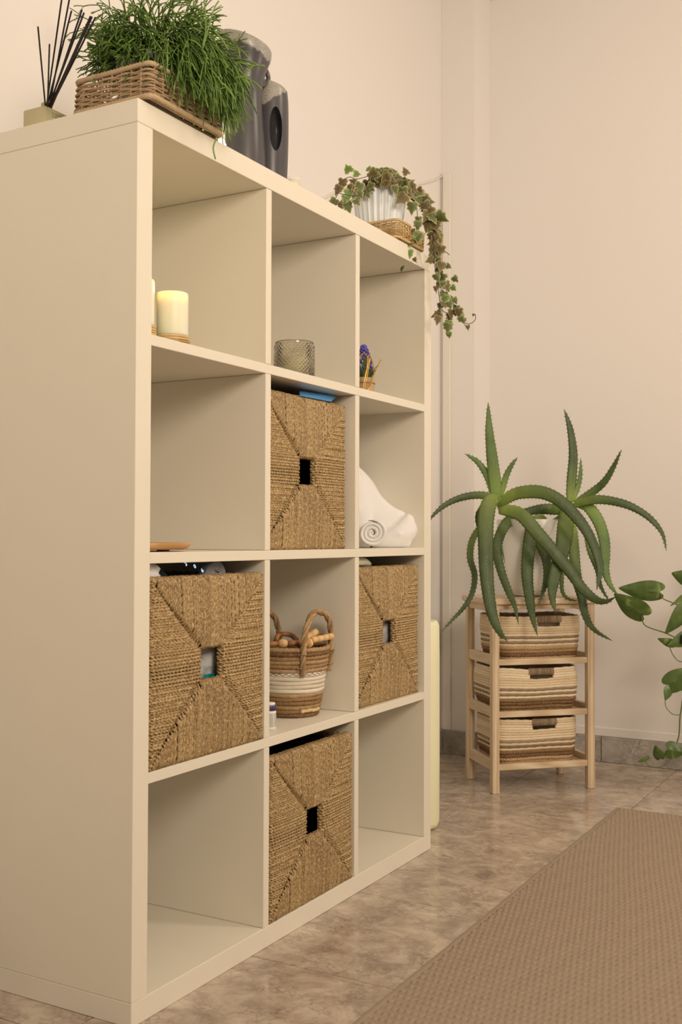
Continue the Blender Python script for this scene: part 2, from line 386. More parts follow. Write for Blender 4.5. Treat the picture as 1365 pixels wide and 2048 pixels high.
cb=MB(); cb.tube(smooth_path([(2.212,.447,2.07)]+[tuple(P3(x,y,1)*0+(CP+(P3(x,y,1)-CP)*((.4585-CP[1])/(P3(x,y,1)-CP)[1]))) for x,y in ((882,354),(868,361),(835,369),(790,369),(745,366),(700,371),(668,386),(640,402),(600,424))],60),.0028,6)
tag(cb.build('cable',M['trim']),'thin white cable draped along the wall from the corner trunking','cable')

# ------------------------------------------------------------------ shelving unit
UD=.39; T=.038; t_=.018
u=thing('shelving_unit','white open cube shelving unit, three columns by four rows','shelving unit')
def part(name,a,b,mat=M['lam'],parent=u,bev=.0008): return MB().bbox(a,b,bev).build(name,mat,parent,False)
part('bottom_panel',(0,0,.0003),(1.12,UD,T)); part('top_panel',(0,0,1.432),(1.12,UD,1.47))
part('side_panel',(0,0,T+.0004),(T,UD,1.4316)); part('side_panel',(1.12-T,0,T+.0004),(1.12,UD,1.4316))
ZF=[.038,.391,.744,1.097]         # floor heights of the four rows, bottom to top
for z in ZF[1:]: part('shelf',(T+.0004,0.0006,z-t_),(1.12-T-.0004,UD,z))
for z in ZF:
    for x in (.374,.728): part('divider',(x,.0006,z+.0004),(x+t_,UD,z+.3346))

# ------------------------------------------------------------------ seagrass baskets
BW,BH,BD=.326,.3085,.34
hx0,hx1,hz0,hz1=.132,.196,.128,.186
def seagrass():
    root=thing('seagrass_basket','','basket',(0,0,0))
    # dark backing boards with a real hole
    b=MB(); y0,y1=.004,.009
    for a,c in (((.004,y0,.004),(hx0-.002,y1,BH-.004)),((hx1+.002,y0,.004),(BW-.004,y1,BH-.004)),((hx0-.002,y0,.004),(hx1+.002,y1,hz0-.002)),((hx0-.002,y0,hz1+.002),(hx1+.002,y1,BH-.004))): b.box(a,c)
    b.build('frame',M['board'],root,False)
    R=.0029; pitch=.0052
    def rope(pts,nrm,mb,step=.0021,vert=False):
        q,_=resample(np.hstack([pts,nrm]),step,False); n=q[:,3:]; n/=np.linalg.norm(n,axis=1,keepdims=True)
        mb.tube(q[:,:3],R*random.uniform(.84,1.04),7,lobes=2,amp=.27 if vert else .38,pitch=(.030 if vert else .0175)*random.uniform(.9,1.12),up=n,half=True,rnd=random.uniform(.25,.9) if vert else random.uniform(0,.6))
    def pillow(x,z): return -.0035*min(1,4*x*(BW-x)/BW**2*1.2)*min(1,4*z*(BH-z)/BH**2*1.2)
    mb=MB(); n1=27
    e=.006
    for cx in (0,1):
        for cz in (0,1):
            W=hx0 if cx==0 else BW-hx1; Hh=hz0 if cz==0 else BH-hz1
            for k in range(n1):
                f=(k+.5)/n1; g=f+random.uniform(-.004,.004)
                xd=W*f; zd=Hh*g+math.sin(f*PI)*.004
                X=lambda a: a if cx==0 else BW-a
                Z=lambda a: a if cz==0 else BH-a
                sx=-1 if cx==0 else 1; sz=-1 if cz==0 else 1
                jy=random.uniform(-.0014,.0012)
                pts=[];nn=[]
                c=min(.006,xd*.6,zd*.6)
                def ad(x,z,y,nv): pts.append((x,y,z)); nn.append(nv)
                ad(X(0)-sx*(-.0),Z(zd),.016,(sx,0,0)); ad(X(.0005),Z(zd),.005,(sx,-.3,0)); ad(X(.004),Z(zd),.0008+jy,(sx*.4,-1,0))
                m=8
                for q in range(1,m):
                    x=.004+(xd-c-.004)*q/m
                    if x>.005: ad(X(x),Z(zd+random.uniform(-.0003,.0003)),pillow(x,zd)+jy,(0,-1,0))
                # the horizontal run dives behind the diagonal seam
                ad(X(xd-.0005),Z(zd),.0045,(0,-1,0))
                if len(pts)>3: rope(np.array(pts,float),np.array(nn,float),mb)
                pts=[];nn=[]; xv=W*(f+random.uniform(-.004,.004)); jy=random.uniform(-.0014,.0012)
                ad(X(xv),Z(Hh*f-.0005),.0045,(0,-1,0))
                for q in range(1,m):
                    z=zd-(zd-.004)*q/m
                    if z<zd-.003 and z>.004: ad(X(xv+random.uniform(-.0003,.0003)),Z(z),pillow(xv,z)+jy,(0,-1,0))
                ad(X(xv),Z(.004),.0008+jy,(0,-1,sz*.4)); ad(X(xv),Z(.0005),.005,(0,-.3,sz)); ad(X(xv),Z(0),.016,(0,0,sz))
                if len(pts)>3: rope(np.array(pts,float),np.array(nn,float),mb,vert=True)
    k=12
    for q in range(k):
        x=hx0+(hx1-hx0)*(q+.5)/k
        for z0,z1,s in ((0,hz0,-1),(hz1,BH,1)):
            a,bn=(z0,z1) if s<0 else (z1,z0)   # a outer edge, bn at hole
            pts=[(x,.016,a),(x,.005,a-s*.0005),(x,.0008,a-s*.004)]; nn=[(0,0,s),(0,-.3,s),(0,-1,s*.4)]
            for r in range(1,7):
                zz=a+(bn-a)*(r/7); pts.append((x,pillow(x,zz),zz)); nn.append((0,-1,0))
            pts+=[(x,-.002,bn+s*.003),(x,.003,bn),(x,.009,bn)]; nn+=[(0,-1,-s*.3),(0,-.5,-s),(0,0,-s)]
            rope(np.array(pts),np.array(nn,float),mb,vert=True)
    k=10
    for q in range(k):
        z=hz0+(hz1-hz0)*(q+.5)/k
        for a,bn,s in ((0,hx0,-1),(BW,hx1,1)):
            pts=[(a,.016,z),(a-s*.0005,.005,z),(a-s*.004,.0008,z)]; nn=[(s,0,0),(s,-.3,0),(s*.4,-1,0)]
            for r in range(1,7):
                xx=a+(bn-a)*(r/7); pts.append((xx,pillow(xx,z),z)); nn.append((0,-1,0))
            pts+=[(bn+s*.003,-.002,z),(bn,.003,z),(bn,.009,z)]; nn+=[(-s*.3,-1,0),(-s,-.5,0),(-s,0,0)]
            rope(np.array(pts),np.array(nn,float),mb)
    mb.build('front_weave',M['seagrass'],root,kind='stuff')
    # side, back walls (seen only at a slant) and bottom
    sd=MB()
    for xx,s in ((.003,-1),(BW-.003,1)):
        for k in range(62):
            y=.019+k*.0052
            z,_=resample(np.array([(xx,y,.002),(xx,y,BH-.006)]),.012,False)
            sd.tube(z,R,5,lobes=2,amp=.25,pitch=.014,cap=False)
        sd.tube(np.array([(xx,.02+.32*i/40,BH-.004) for i in range(41)]),.0045,6,lobes=3,amp=.25,pitch=.014)
    sd.build('side_weave',M['seagrass'],root,kind='stuff')
    bk=MB()
    for k in range(60):
        x=.008+k*.0052
        z,_=resample(np.array([(x,BD-.004,.002),(x,BD-.004,BH-.006)]),.004,False)
        bk.tube(z,R,5,lobes=2,amp=.25,pitch=.014,cap=False)
    bk.tube(np.array([(.006+.314*i/80,BD-.004,BH-.003) for i in range(81)]),.0045,6,lobes=3,amp=.25,pitch=.014)
    bk.build('back_weave',M['seagrass'],root,kind='stuff')
    MB().box((.006,.006,.001),(BW-.006,BD-.006,.006)).build('base',M['board'],root,False)
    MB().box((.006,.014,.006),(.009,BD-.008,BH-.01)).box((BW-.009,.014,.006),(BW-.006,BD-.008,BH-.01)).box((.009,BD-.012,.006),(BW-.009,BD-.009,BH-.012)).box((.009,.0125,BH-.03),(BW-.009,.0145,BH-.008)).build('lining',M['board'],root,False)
    return root
sg=seagrass()
def dup(root,loc,label,rz=0,sc=None):
    r=root.copy(); COL.objects.link(r); r.location=loc; r.rotation_euler=(0,0,rz); r['label']=label
    for ch in list(root.children):
        c=ch.copy(); COL.objects.link(c); c.parent=r
    return r
G='seagrass baskets in the shelving unit'
sg.location=(.0415,.001,ZF[1]+.0015); sg['label']='seagrass rope basket in the left column, white cloth showing in its hole'; sg['group']=G
b2=dup(sg,(.3935,.020,ZF[2]+.0015),'seagrass rope basket under the glass holder, blue folder lying on top')
b3=dup(sg,(.7475,.012,ZF[1]+.0015),'seagrass rope basket in the right column below the towels')
b4=dup(sg,(.3975,.002,ZF[0]+.0015),'seagrass rope basket on the bottom row, its open top empty')
for b in (b2,b3,b4): b['group']=G
b2.scale=(.985,1,1.0); b3.scale=(.985,1,1.0); b4.scale=(.98,1,1.0)

# ------------------------------------------------------------------ helpers for soft goods
def noise_disp(V, amp, sc, seed=0):
    from mathutils import noise
    V=np.array(V); return np.array([np.array(v)+amp*np.array(noise.noise_vector(Vector(v)*sc+Vector((seed,seed*1.7,0)))) for v in V])
def inflate(mb, outline, y0, depth, edge=.02, n=90, wob=.002, seed=0, bulge=.0):
    """soft cushion: outline is a list of (x,z) at the front, pushed back along y"""
    q,_=resample(smooth_path(list(outline)+[outline[0]],160)[:-1],.004); c=q.mean(0); m=len(q); V=[];F=[]
    ys=[(.0,0.),(.35,0.),(.62,.001),(.82,.004),(.94,.010),(1.,edge),(1.,depth*.5),(1.,depth-edge),(.9,depth-.004),(.0,depth)]
    for s,y in ys:
        qs=q.copy()
        for _ in range(int((1-s)*60)): qs=(np.roll(qs,1,0)+qs+np.roll(qs,-1,0)+np.roll(qs,4,0)+np.roll(qs,-4,0))/5
        p=c+(qs-c)*s; yy=y0+y-bulge*(1-s) if y<=edge else y0+y
        V.append(np.stack([p[:,0],np.full(m,yy),p[:,1]],-1))
    V=noise_disp(np.concatenate(V),wob,28,seed)
    for i in range(len(ys)-1):
        for j in range(m):
            j2=(j+1)%m; F.append([i*m+j,i*m+j2,(i+1)*m+j2,(i+1)*m+j])
    mb.add(V,F,.5); return mb
def crumple(mb, c, r, seed, amp=.35, zmax=None):
    bm=bmesh.new(); bmesh.ops.create_icosphere(bm,subdivisions=4,radius=1)
    from mathutils import noise
    V=[]
    for v in bm.verts:
        d=v.co.normalized(); k=1+amp*(abs(noise.noise(d*2.2+Vector((seed,0,0))))*1.6-.4)+amp*.35*abs(noise.noise(d*6+Vector((0,seed,0))))
        p=Vector(c)+Vector((d.x*r[0]*k,d.y*r[1]*k,d.z*r[2]*k))
        if zmax: p.z=min(p.z,zmax)
        V.append(tuple(p))
    mb.add(V,[[v.index for v in f.verts] for f in bm.faces],.5); bm.free(); return mb
def onY(x,y,Y):
    d=P3(x,y,1)-CP; return CP+d*((Y-CP[1])/d[1])

# ------------------------------------------------------------------ things in and on the shelving unit
# flameless candles on jute bases
def candle(loc, r, h, hb, label, lit):
    t=thing('flameless_candle',label,'candle',loc,'flameless candles on the top shelf row'); x,y,z=loc
    MB().lathe([(r*.97,z+hb),(r,z+hb+.003),(r,z+h-.004),(r*.97,z+h),(r*.86,z+h-.001),(r*.82,z+h-.012),(0.001,z+h-.014)],(x,y,0),40).build('wax',M['wax'],t)
    b=MB()
    for k in range(int(hb/.0042)):
        a=np.linspace(0,2*PI,49)[:-1]; b.tube(np.stack([x+(r+.0012)*np.cos(a),y+(r+.0012)*np.sin(a),np.full(48,z+.0024+k*.0042)],-1),.0024,6,lobes=2,amp=.2,pitch=.008,closed=True)
    b.lathe([(r-.001,z+.0004),(r-.001,z+hb)],(x,y,0),32).build('jute_base',M['wicker2'],t)
    MB().lathe([(.001,z+h-.0135),(.004,z+h-.010),(.003,z+h-.004),(.0006,z+h+.002)],(x,y,0),12).build('flame',M['bulb'],sub(t,'wax'))
    point('candle_light',(x,y,z+h+.012),.006,lit,(1,.72,.36))
candle((.148,.045,1.0975),.0272,.092,.017,'fat cream flameless candle on a jute base, the one fully in view',.09)
candle((.082,.062,1.0975),.0245,.104,.026,'taller cream flameless candle mostly hidden behind the unit side panel',.03)

# textured glass holder
t=thing('glass_holder','smoky diamond-cut glass candle holder half full of cream wax','candle holder',(.590,.072,1.0975)); x,y,z=.590,.072,1.0975
NG=300; th=np.arange(NG)*2*PI/NG; zs=np.linspace(0,.078,100); V=[];R0=.0405
for q in zs:
    u=(q/.0088)*PI
    rr=R0+.0013*np.abs(np.sin(th*12+u))*0+.0030*np.abs(np.cos(th*15+u)*np.cos(th*15-u))*(1 if .004<q<.073 else 0)
    V.append(np.stack([x+rr*np.cos(th),y+rr*np.sin(th),np.full(NG,z+.0005+q)],-1))
for rr,q in ((R0-.0005,.0795),(R0-.0018,.078),(R0-.0018,.005),(.001,.005)):
    V.append(np.stack([x+rr*np.cos(th),y+rr*np.sin(th),np.full(NG,z+q)],-1))
m=len(V); i=np.arange(m-1)[:,None]; j=np.arange(NG)[None]; j2=(j+1)%NG
F=np.stack([i*NG+j,i*NG+j2,(i+1)*NG+j2,(i+1)*NG+j],-1).reshape(-1,4).tolist()+[list(range(NG))[::-1]]+[list(range((m-1)*NG,m*NG))]
MB().add(np.concatenate(V),F).build('glass',M['glass'],t)
MB().lathe([(R0-.0023,z+.0055),(R0-.0023,z+.044),(.004,z+.046)],(x,y,0),48).build('wax',M['wax2'],t)
MB().tube([(x,y,z+.044),(x+.001,y,z+.054)],.0009,5).build('wick',M['black'],sub(t,'wax'))

# faux hyacinth and gold wire ornament
hx,hy,hz=.868,.055,1.0975
t=thing('potted_hyacinth','small purple artificial hyacinth in a burlap wrapped pot','plant',(hx,hy,hz))
b=MB(); b.lathe([(.0215,hz+.0003),(.0235,hz+.004),(.0245,hz+.026),(.0252,hz+.027),(.0258,hz+.038),(.0235,hz+.040),(.0225,hz+.034),(.001,hz+.033)],(hx,hy,0),28,rnd=.5); b.build('pot_wrap',M['burlap'],t)
MB().tube([(hx+.0262*math.cos(a),hy+.0262*math.sin(a),hz+.0265) for a in np.linspace(0,2*PI,33)[:-1]],.0006,4,closed=True).build('string',M['twig'],t)
def blade(mb, path, w, fold=.25, up=(0,-1,0), pw=.8, rnd=None):
    p=smooth_path(path,14); m=len(p); tt=np.gradient(p,axis=0); tt/=np.linalg.norm(tt,axis=1,keepdims=True)
    s=np.cross(tt,np.array(up,float)); s/=np.linalg.norm(s,axis=1,keepdims=True)+1e-9; n=np.cross(s,tt)
    u=np.linspace(0,1,m); ww=w*np.clip(np.sin(PI*(u*.93+.07))**pw,.03,1)/2
    V=np.concatenate([p-s*ww[:,None]+n*(ww*fold)[:,None],p,p+s*ww[:,None]+n*(ww*fold)[:,None]])
    F=[]
    for i in range(m-1): F+= [[i,i+1,m+i+1,m+i],[m+i,m+i+1,2*m+i+1,2*m+i]]
    mb.add(V,F,rnd)
for k in range(9):
    a=k*2*PI/9+.3; r=random.uniform(.020,.042); hh=random.uniform(.062,.090)
    b=MB(); c,s_=math.cos(a),math.sin(a)
    blade(b,[(hx+.008*c,hy+.008*s_,hz+.03),(hx+.5*r*c+.004*c,hy+.5*r*s_,hz+.03+hh*.35),(hx+r*c,hy+r*s_,hz+hh)],.016,up=(c,s_,.2))
    b.build('leaf',M['hyleaf'],t)
b=MB(); b.tube([(hx,hy,hz+.03),(hx-.002,hy,hz+.105)],.0022,6); b.build('stalk',M['pstem'],t)
b=MB()
for k in range(95):
    u=k/94; a=k*2.4; zc=hz+.055+u*.060; r=(.019*(1-u)**.7+.003)*random.uniform(.7,1.1)
    c=np.array([hx-.002+r*math.cos(a),hy+r*math.sin(a),zc]); 
    b.lathe([(.0004,-.003),(.0024,-.001),(.0036,.0018),(.0012,.0034)],c,5,axis=(math.cos(a),math.sin(a),.5),rnd=random.random())
b.build('florets',M['hyflower'],t,kind='stuff')
t=thing('wire_ornament','gold wire leaf-loop ornament standing in front of the hyacinth','ornament',(.84,.02,1.0975))
for loop in ([(724,784),(733,745),(738,709),(748,735),(746,760),(734,783)],[(729,784),(744,758),(762,720),(752,742),(742,770),(734,785)],[(719,717),(728,706),(737,722),(731,755),(722,783)],[(726,785),(731,750),(741,716),(735,750),(728,784)]):
    q=smooth_path([onY(a,c,.012+.003*i) for i,(a,c) in enumerate(loop)],30); q[:,2]=np.maximum(q[:,2],1.0985)
    MB().tube(q,.0011,6).build('wire_loop',M['gold'],t)

# wooden plate on the second row
t=thing('wooden_plate','shallow amber bamboo plate at the empty left cube, second row','plate',(.135,.115,.744))
MB().lathe([(.001,.7472),(.082,.7472),(.092,.7495),(.0985,.7565),(.0975,.7590),(.092,.7570),(.085,.7525),(.001,.7515)],(.135,.115,0),56,rnd=.4).build('dish',M['traywood'],t)
for a in (3.6,4.6,1.2): MB().lathe([(.011,.7443),(.011,.7472)],(.135+.07*math.cos(a),.115+.07*math.sin(a),0),14).build('foot',M['darkpl'],t)

# things in the left column basket: clock, cloths, teal card
t=thing('dome_clock','dark round clock with glowing blue digits poking out of a basket','clock',(.150,.075,.60))
d=MB(); c=np.array([.148,.075,.6625]); ax=(.12,-1,.22)
d.lathe([(.001,.012),(.048,.011),(.0535,.007),(.055,0),(.052,-.010),(.04,-.016),(.001,-.018)],c,56,axis=ax); d.build('dome',M['darkglass'],t)
q=Vector((0,0,1)).rotation_difference(Vector(ax).normalized()).to_matrix()
MB().tube([tuple(np.array(q@Vector((.0548*math.cos(a),.0548*math.sin(a),.003)))+c) for a in np.linspace(0,2*PI,60)[:-1]],.0008,5,closed=True).build('rim',M['metal'],t)
for ch,(px,py) in zip('206',((372,1128),(390,1133),(405,1141))):
    cu=bpy.data.curves.new('digit','FONT'); cu.body=ch; cu.size=.0105; cu.align_x='CENTER'; cu.align_y='CENTER'; cu.extrude=.0002
    o=bpy.data.objects.new('digit',cu); COL.objects.link(o)
    p=onY(px,py,.0595); o.rotation_euler=(PI/2-.2,-.5,0); o.location=p
    o.data.materials.append(M['digit'])
    dg=bpy.context.evaluated_depsgraph_get(); me=bpy.data.meshes.new_from_object(o.evaluated_get(dg)); o2=bpy.data.objects.new('digit',me); COL.objects.link(o2)
    o2.rotation_euler=o.rotation_euler; o2.location=np.array(o.location)-np.array(ORG[t.name]); o2.parent=t; bpy.data.objects.remove(o)
b=MB(); crumple(b,(.078,.050,.700),(.030,.03,.034),3,.3,.7245); tag(b.build('cloth',M['cloth'],origin=(.075,.055,.66)),'crumpled white cloth beside the dark clock in the basket','cloth')
b=MB(); 
tri=[onY(416,1152,.05)[[0,2]],onY(424,1133,.05)[[0,2]],onY(446,1124,.05)[[0,2]],onY(456,1146,.05)[[0,2]],onY(452,1165,.05)[[0,2]],onY(420,1168,.05)[[0,2]]]
inflate(b,tri,.05,.03,.006,wob=.003,seed=4); o=b.build('folded_cloth',M['greycloth'],origin=(.26,.05,.66)); tag(o,'pointed grey-white folded cloth with a snap, right of the clock','cloth')
MB().lathe([(.0035,0),(.003,.0012),(.0006,.0016)],onY(437,1142,.0485),14,axis=(0,-1,0)).build('snap',M['metal'],o,origin=(.26,.05,.66))
b=MB(); crumple(b,(.262,.050,.555),(.040,.022,.050),11,.3); tag(b.build('cloth',M['cloth'],origin=(.262,.045,.5)),'white cloth seen through the hole of the left column basket','cloth')
tag(MB().bbox((.214,.0205,.495),(.262,.0225,.527),.0005).build('card',M['teal'],smooth=False,origin=(.2,.02,.5)),'teal card corner seen low in the left basket hole','card')
# blue folder and dark case in the second row basket
b=MB(); V=[onY(601,791,.0175),onY(663,803,.0175),onY(676,791,.048),onY(600,782,.048)]; n=np.array([0,.002,-.0009]); b.add([*[tuple(v) for v in V],*[tuple(np.array(v)+n) for v in V]],[[0,1,2,3],[7,6,5,4],[0,4,5,1],[1,5,6,2],[2,6,7,3],[3,7,4,0]])
tag(b.build('folder',M['blue'],smooth=False,origin=(.5,.05,1.03)),'light blue folder sticking up from the basket under the glass holder','folder')
b=MB(); b.tube(smooth_path([(.56,.11,1.035),(.585,.11,1.066),(.62,.11,1.0705),(.66,.11,1.058),(.68,.11,1.035)],20),.006,8); tag(b.build('strap_handle',M['darkpl'],origin=(.6,.11,1.03)),'black curved handle behind the blue folder','handle')
b=MB(); inflate(b,[(.752,.7045),(.752,.7235),(.80,.7238),(.845,.7225),(.872,.7150),(.880,.7045),(.81,.7035)],.030,.2,.012,wob=.0006,seed=2)
tag(b.build('cushion_pad',M['cream_pad'],origin=(.8,.05,.70)),'cream padded roll lying on the right column basket','cushion')
b=MB(); crumple(b,(.985,.055,.548),(.055,.022,.050),21,.3); tag(b.build('cloth',M['cloth'],origin=(.985,.05,.5)),'white cloth seen through the hole of the right column basket','cloth')

# towels
t=thing('rolled_towel','tightly rolled white towel, its spiral end facing out','towel',(.83,.01,.744))
b=MB(); cz=.744+.0350; cx=0.; N=150; pts=[]
for k in range(N+1):
    u=k/N; a=u*2*PI*3.1+1.2; r=.004+.0272*u; pts.append((cx+r*math.cos(a)*(1.0),cz+r*math.sin(a)*.97))
pts=np.array(pts); tg=np.gradient(pts,axis=0); tg/=np.linalg.norm(tg,axis=1,keepdims=True); nn=np.stack([-tg[:,1],tg[:,0]],-1)
sc_=np.minimum(1,np.minimum(np.arange(N+1),N-np.arange(N+1))/7.+.02)[:,None]; hw=.0044; prof=[(-hw,.05),(-hw,.002),(-hw*.5,-.002),(0,-.0032),(hw*.5,-.002),(hw,.002),(hw,.05),(hw,.085),(0,.088),(-hw,.085)]
V=[]
for o_,y_ in prof:
    p=pts+nn*sc_*o_; V.append(np.stack([p[:,0],np.full(N+1,y_),p[:,1]],-1))
V=noise_disp(np.concatenate(V),.0012,40,5)
rc=onY(745,1065,.036); V=np.stack([rc[0]+V[:,0]*.491+V[:,1]*.871,rc[1]-V[:,0]*.871+V[:,1]*.491,V[:,2]],-1); K=len(prof); n1=N+1
V[:,2]=np.maximum(V[:,2],.7445)
F=[[i*n1+j,i*n1+j+1,((i+1)%K)*n1+j+1,((i+1)%K)*n1+j] for i in range(K) for j in range(N)]
b.add(V,F,.5); b.build('terry',M['towel'],t)
# heap of towel leaning against the right side panel, its broad face turned to the room
TA=np.array([1.052,.014]); te=np.array([.664,-.747]); te/=np.linalg.norm(te); tn=np.array([te[1]*-1,te[0]])
def onT(x,y,off):
    d=P3(x,y,1)-CP; A=TA+tn*off; k=np.dot(A-CP[:2],tn)/np.dot(d[:2],tn); p=CP+d*k; return (float(np.dot(p[:2]-A,te)),float(p[2]))
t=thing('folded_towel','large white towel slumped in a heap behind the rolled towel','towel',(.95,.09,.744))
for nm,L,off,D,sd in (('main_layer',[(700,925),(716,929),(728,938),(750,964),(773,998),(796,1016),(815,1027),(812,1046),(800,1062),(780,1078),(760,1094),(704,1094),(696,1010)],.012,.10,2),
    ('fold',[(690,932),(706,930),(720,938),(732,958),(742,985),(749,1012),(754,1036),(750,1060),(744,1094),(700,1094),(690,1020)],-.006,.05,1),
    ('fold',[(748,1084),(760,1071),(776,1062),(796,1050),(812,1034),(821,1027),(831,1034),(835,1046),(839,1056),(837,1068),(829,1082),(820,1095),(790,1096),(765,1096),(750,1096)],-.008,.09,3)):
    b=MB(); inflate(b,[onT(x,y,off) for x,y in L],0,D,.016,wob=.0022,seed=sd,bulge=.010)
    q=b.v[0]; A=TA+tn*off; q=np.stack([A[0]+te[0]*q[:,0]+tn[0]*q[:,1],A[1]+te[1]*q[:,0]+tn[1]*q[:,1],q[:,2]],-1)
    q[:,2]=np.maximum(q[:,2],.7445); q[:,0]=np.clip(q[:,0],.7475,1.0805); q[:,1]=np.clip(q[:,1],.001,.38); b.v[0]=q; b.build(nm,M['towel'],t)

# tote basket of massage tools
def oval_rows(mb, cx, cy, rows, lobes=3, amp=.18, pitch=.02, n=72, jit=.0004, phase=0):
    for (z,rx,ry,r) in rows:
        a=np.linspace(0,2*PI,n+1)[:-1]
        k=1+jit*np.cos(a*7+z*900)*10
        mb.tube(np.stack([cx+rx*k*np.cos(a),cy+ry*k*np.sin(a),np.full(n,z)+.0006*np.sin(a*3+z*500)],-1),r,7,lobes=lobes,amp=amp,pitch=pitch,closed=True)
tx,ty,tz=.640,.104,.3915
t=thing('tote_basket','small round jute and white rope basket with two tall braided handles','basket',(tx,ty,tz))
R_=lambda u: .054+.0245*u**.8
nrow=17; zz=[tz+.0048+.0086*k for k in range(nrow)]
J1=MB();W1=MB();J2=MB()
for k in range(nrow):
    u=k/(nrow-1); row=[(zz[k],R_(u),R_(u)*.94,.0052)]
    if k<6: oval_rows(J1,tx,ty,row,3,.22,.022,120)
    elif k<11: oval_rows(W1,tx,ty,row,0,.0,.02,72)
    else: oval_rows(J2,tx,ty,row,3,.22,.020,120)
J1.lathe([(.05,tz+.0006),(.05,tz+.003)],(tx,ty,0),32,sy=.94); J1.build('jute_base',M['jute'],t); W1.build('white_band',M['cottonw'],t); J2.build('jute_top',M['jute'],t)
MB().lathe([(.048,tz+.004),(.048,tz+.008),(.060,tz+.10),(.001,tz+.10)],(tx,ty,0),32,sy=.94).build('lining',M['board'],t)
b=MB()
for k in range(64):
    a0=2*PI*k/64; a1=2*PI*(k+1)/64; r=R_(.63)+.0053; z0=zz[10]+.0035-.0045*(k%2); z1=zz[10]+.0035-.0045*((k+1)%2)
    b.tube([(tx+r*math.cos(a0),ty+r*.945*math.sin(a0),z0),(tx+r*math.cos(a1),ty+r*.945*math.sin(a1),z1)],.0005,4)
b.build('zigzag_stitch',M['thread'],t,kind='stuff')
b=MB(); a=np.linspace(-2.25,-1.35,24); r=R_(.1)+.0028; b.tube(np.stack([tx+r*np.cos(a),ty+r*.94*np.sin(a),zz[1]+.001+.0008*np.sin(a*9)],-1),.0042,6,lobes=2,amp=.15,pitch=.03); b.build('straw_patch',M['wicker2'],t)
def braid(mb, path, r, turns, n=3, amp=.6):
    p=smooth_path(path,90); tg=np.gradient(p,axis=0); tg/=np.linalg.norm(tg,axis=1,keepdims=True)
    N0=np.zeros_like(p); u=np.cross(tg[0],[.3,.5,.7]); 
    for i in range(len(p)):
        u=u-tg[i]*np.dot(u,tg[i]); u/=np.linalg.norm(u); N0[i]=u
    B0=np.cross(tg,N0); s=np.linspace(0,1,len(p))
    for k in range(n):
        ph=2*PI*(s*turns+k/n); c=p+r*amp*(np.cos(ph)[:,None]*N0+np.sin(ph)[:,None]*B0); mb.tube(c,r*.66,7,lobes=2,amp=.12,pitch=.02)
for sgn,nm in ((-1,0),(1,1)):
    ang=[sgn*PI/2+d for d in ((-.72,.72) if sgn<0 else (-.62,.62))]
    e=[np.array([tx+.086*math.cos(a),ty+.081*math.sin(a)]) for a in ang]; lo=[np.array([tx+.081*math.cos(a),ty+.0765*math.sin(a)]) for a in ang]
    m=(e[0]+e[1])/2; hgt=.076 if sgn<0 else .07; top=zz[-1]
    path=[(*lo[0],top-.052),(*e[0],top-.02),(*e[0],top+.005),(*(e[0]*.88+m*.12),top+.035),(*(e[0]*.45+m*.55),top+hgt*.93),(*(m*.85+e[1]*.15),top+hgt),(*(e[1]*.72+m*.28),top+hgt*.86),(*(e[1]),top+.035),(*e[1],top+.0),(*e[1],top-.02),(*lo[1],top-.052)]
    b=MB(); braid(b,path,.0055,5); b.build('handle',M['jute'],t)
    for q in e:
        for z in (top-.008,top-.036):
            b=MB()
            c=np.array([tx,ty])+(q-np.array([tx,ty]))*(1 if z>top-.02 else .965)
            a=np.linspace(0,2*PI,17)[:-1]; d=(c-np.array([tx,ty])); d/=np.linalg.norm(d); pq=np.array([-d[1],d[0]])
            b.tube([(*(c+pq*.0125*math.cos(w_)+d*.008*math.sin(w_)),z) for w_ in a],.0009,5,closed=True)
            b.build('tie',M['jutew'],t)
def along(mb, a, bb, prof, n=20, **k):
    a=np.array(a); bb=np.array(bb); L=np.linalg.norm(bb-a); mb.lathe([(r,z*L) for r,z in prof],a,n,axis=tuple(bb-a),**k)
GT='wooden massage tools in the tote basket'
def tool(name,label,cat,pieces,mat='toolwood'):
    o=thing(name,label,cat,tuple(pieces[0][1]),GT)
    for nm,a,bb,prof,mt in pieces: b=MB(); along(b,a,bb,prof); b.build(nm,M[mt],o)
groove=[(.001,0),(.005,.03),(.0078,.15),(.0088,.28),(.0084,.30),(.0094,.34),(.0098,.47),(.0093,.49),(.0098,.52),(.0094,.66),(.0086,.70),(.0088,.73),(.0078,.86),(.005,.97),(.001,1)]
rod=lambda r:[(.001,0),(r*.9,.01),(r,.04),(r,.95),(r*.85,.99),(.001,1)]
tool('massage_roller','beech massage roller with grooved ball and long handle, front of the tote','massage roller',[('ball',P3(610,1289,2.235),P3(626,1283,2.235),groove,'toolwood'),('handle_bar',P3(622,1281,2.25),P3(666,1272,2.30),rod(.0068),'toolwood')])
tool('wooden_dowel','short thick beech stick pointing up behind the tote handle','stick',[('dowel',P3(596,1289,2.27),P3(634,1262,2.31),rod(.0078),'toolwood')])
tool('massage_dumbbell','small beech roller with a grooved ball, left inside the tote','massage roller',[('ball',P3(556,1287,2.245),P3(576,1287,2.25),groove,'toolwood'),('handle_bar',P3(532,1289,2.235),P3(557,1287,2.245),rod(.0055),'toolwood_d'),('handle_bar',P3(575,1288,2.25),P3(594,1285,2.27),rod(.0062),'toolwood_d')])
o=thing('massage_ring','curved brown wooden grip at the back left of the tote','massage tool',tuple(P3(565,1272,2.33)),GT)
MB().tube(smooth_path([P3(552,1282,2.32),P3(556,1272,2.33),P3(568,1268,2.34),P3(584,1271,2.34),P3(594,1280,2.33)],24),.0055,8).build('grip',M['toolwood_d'],o)
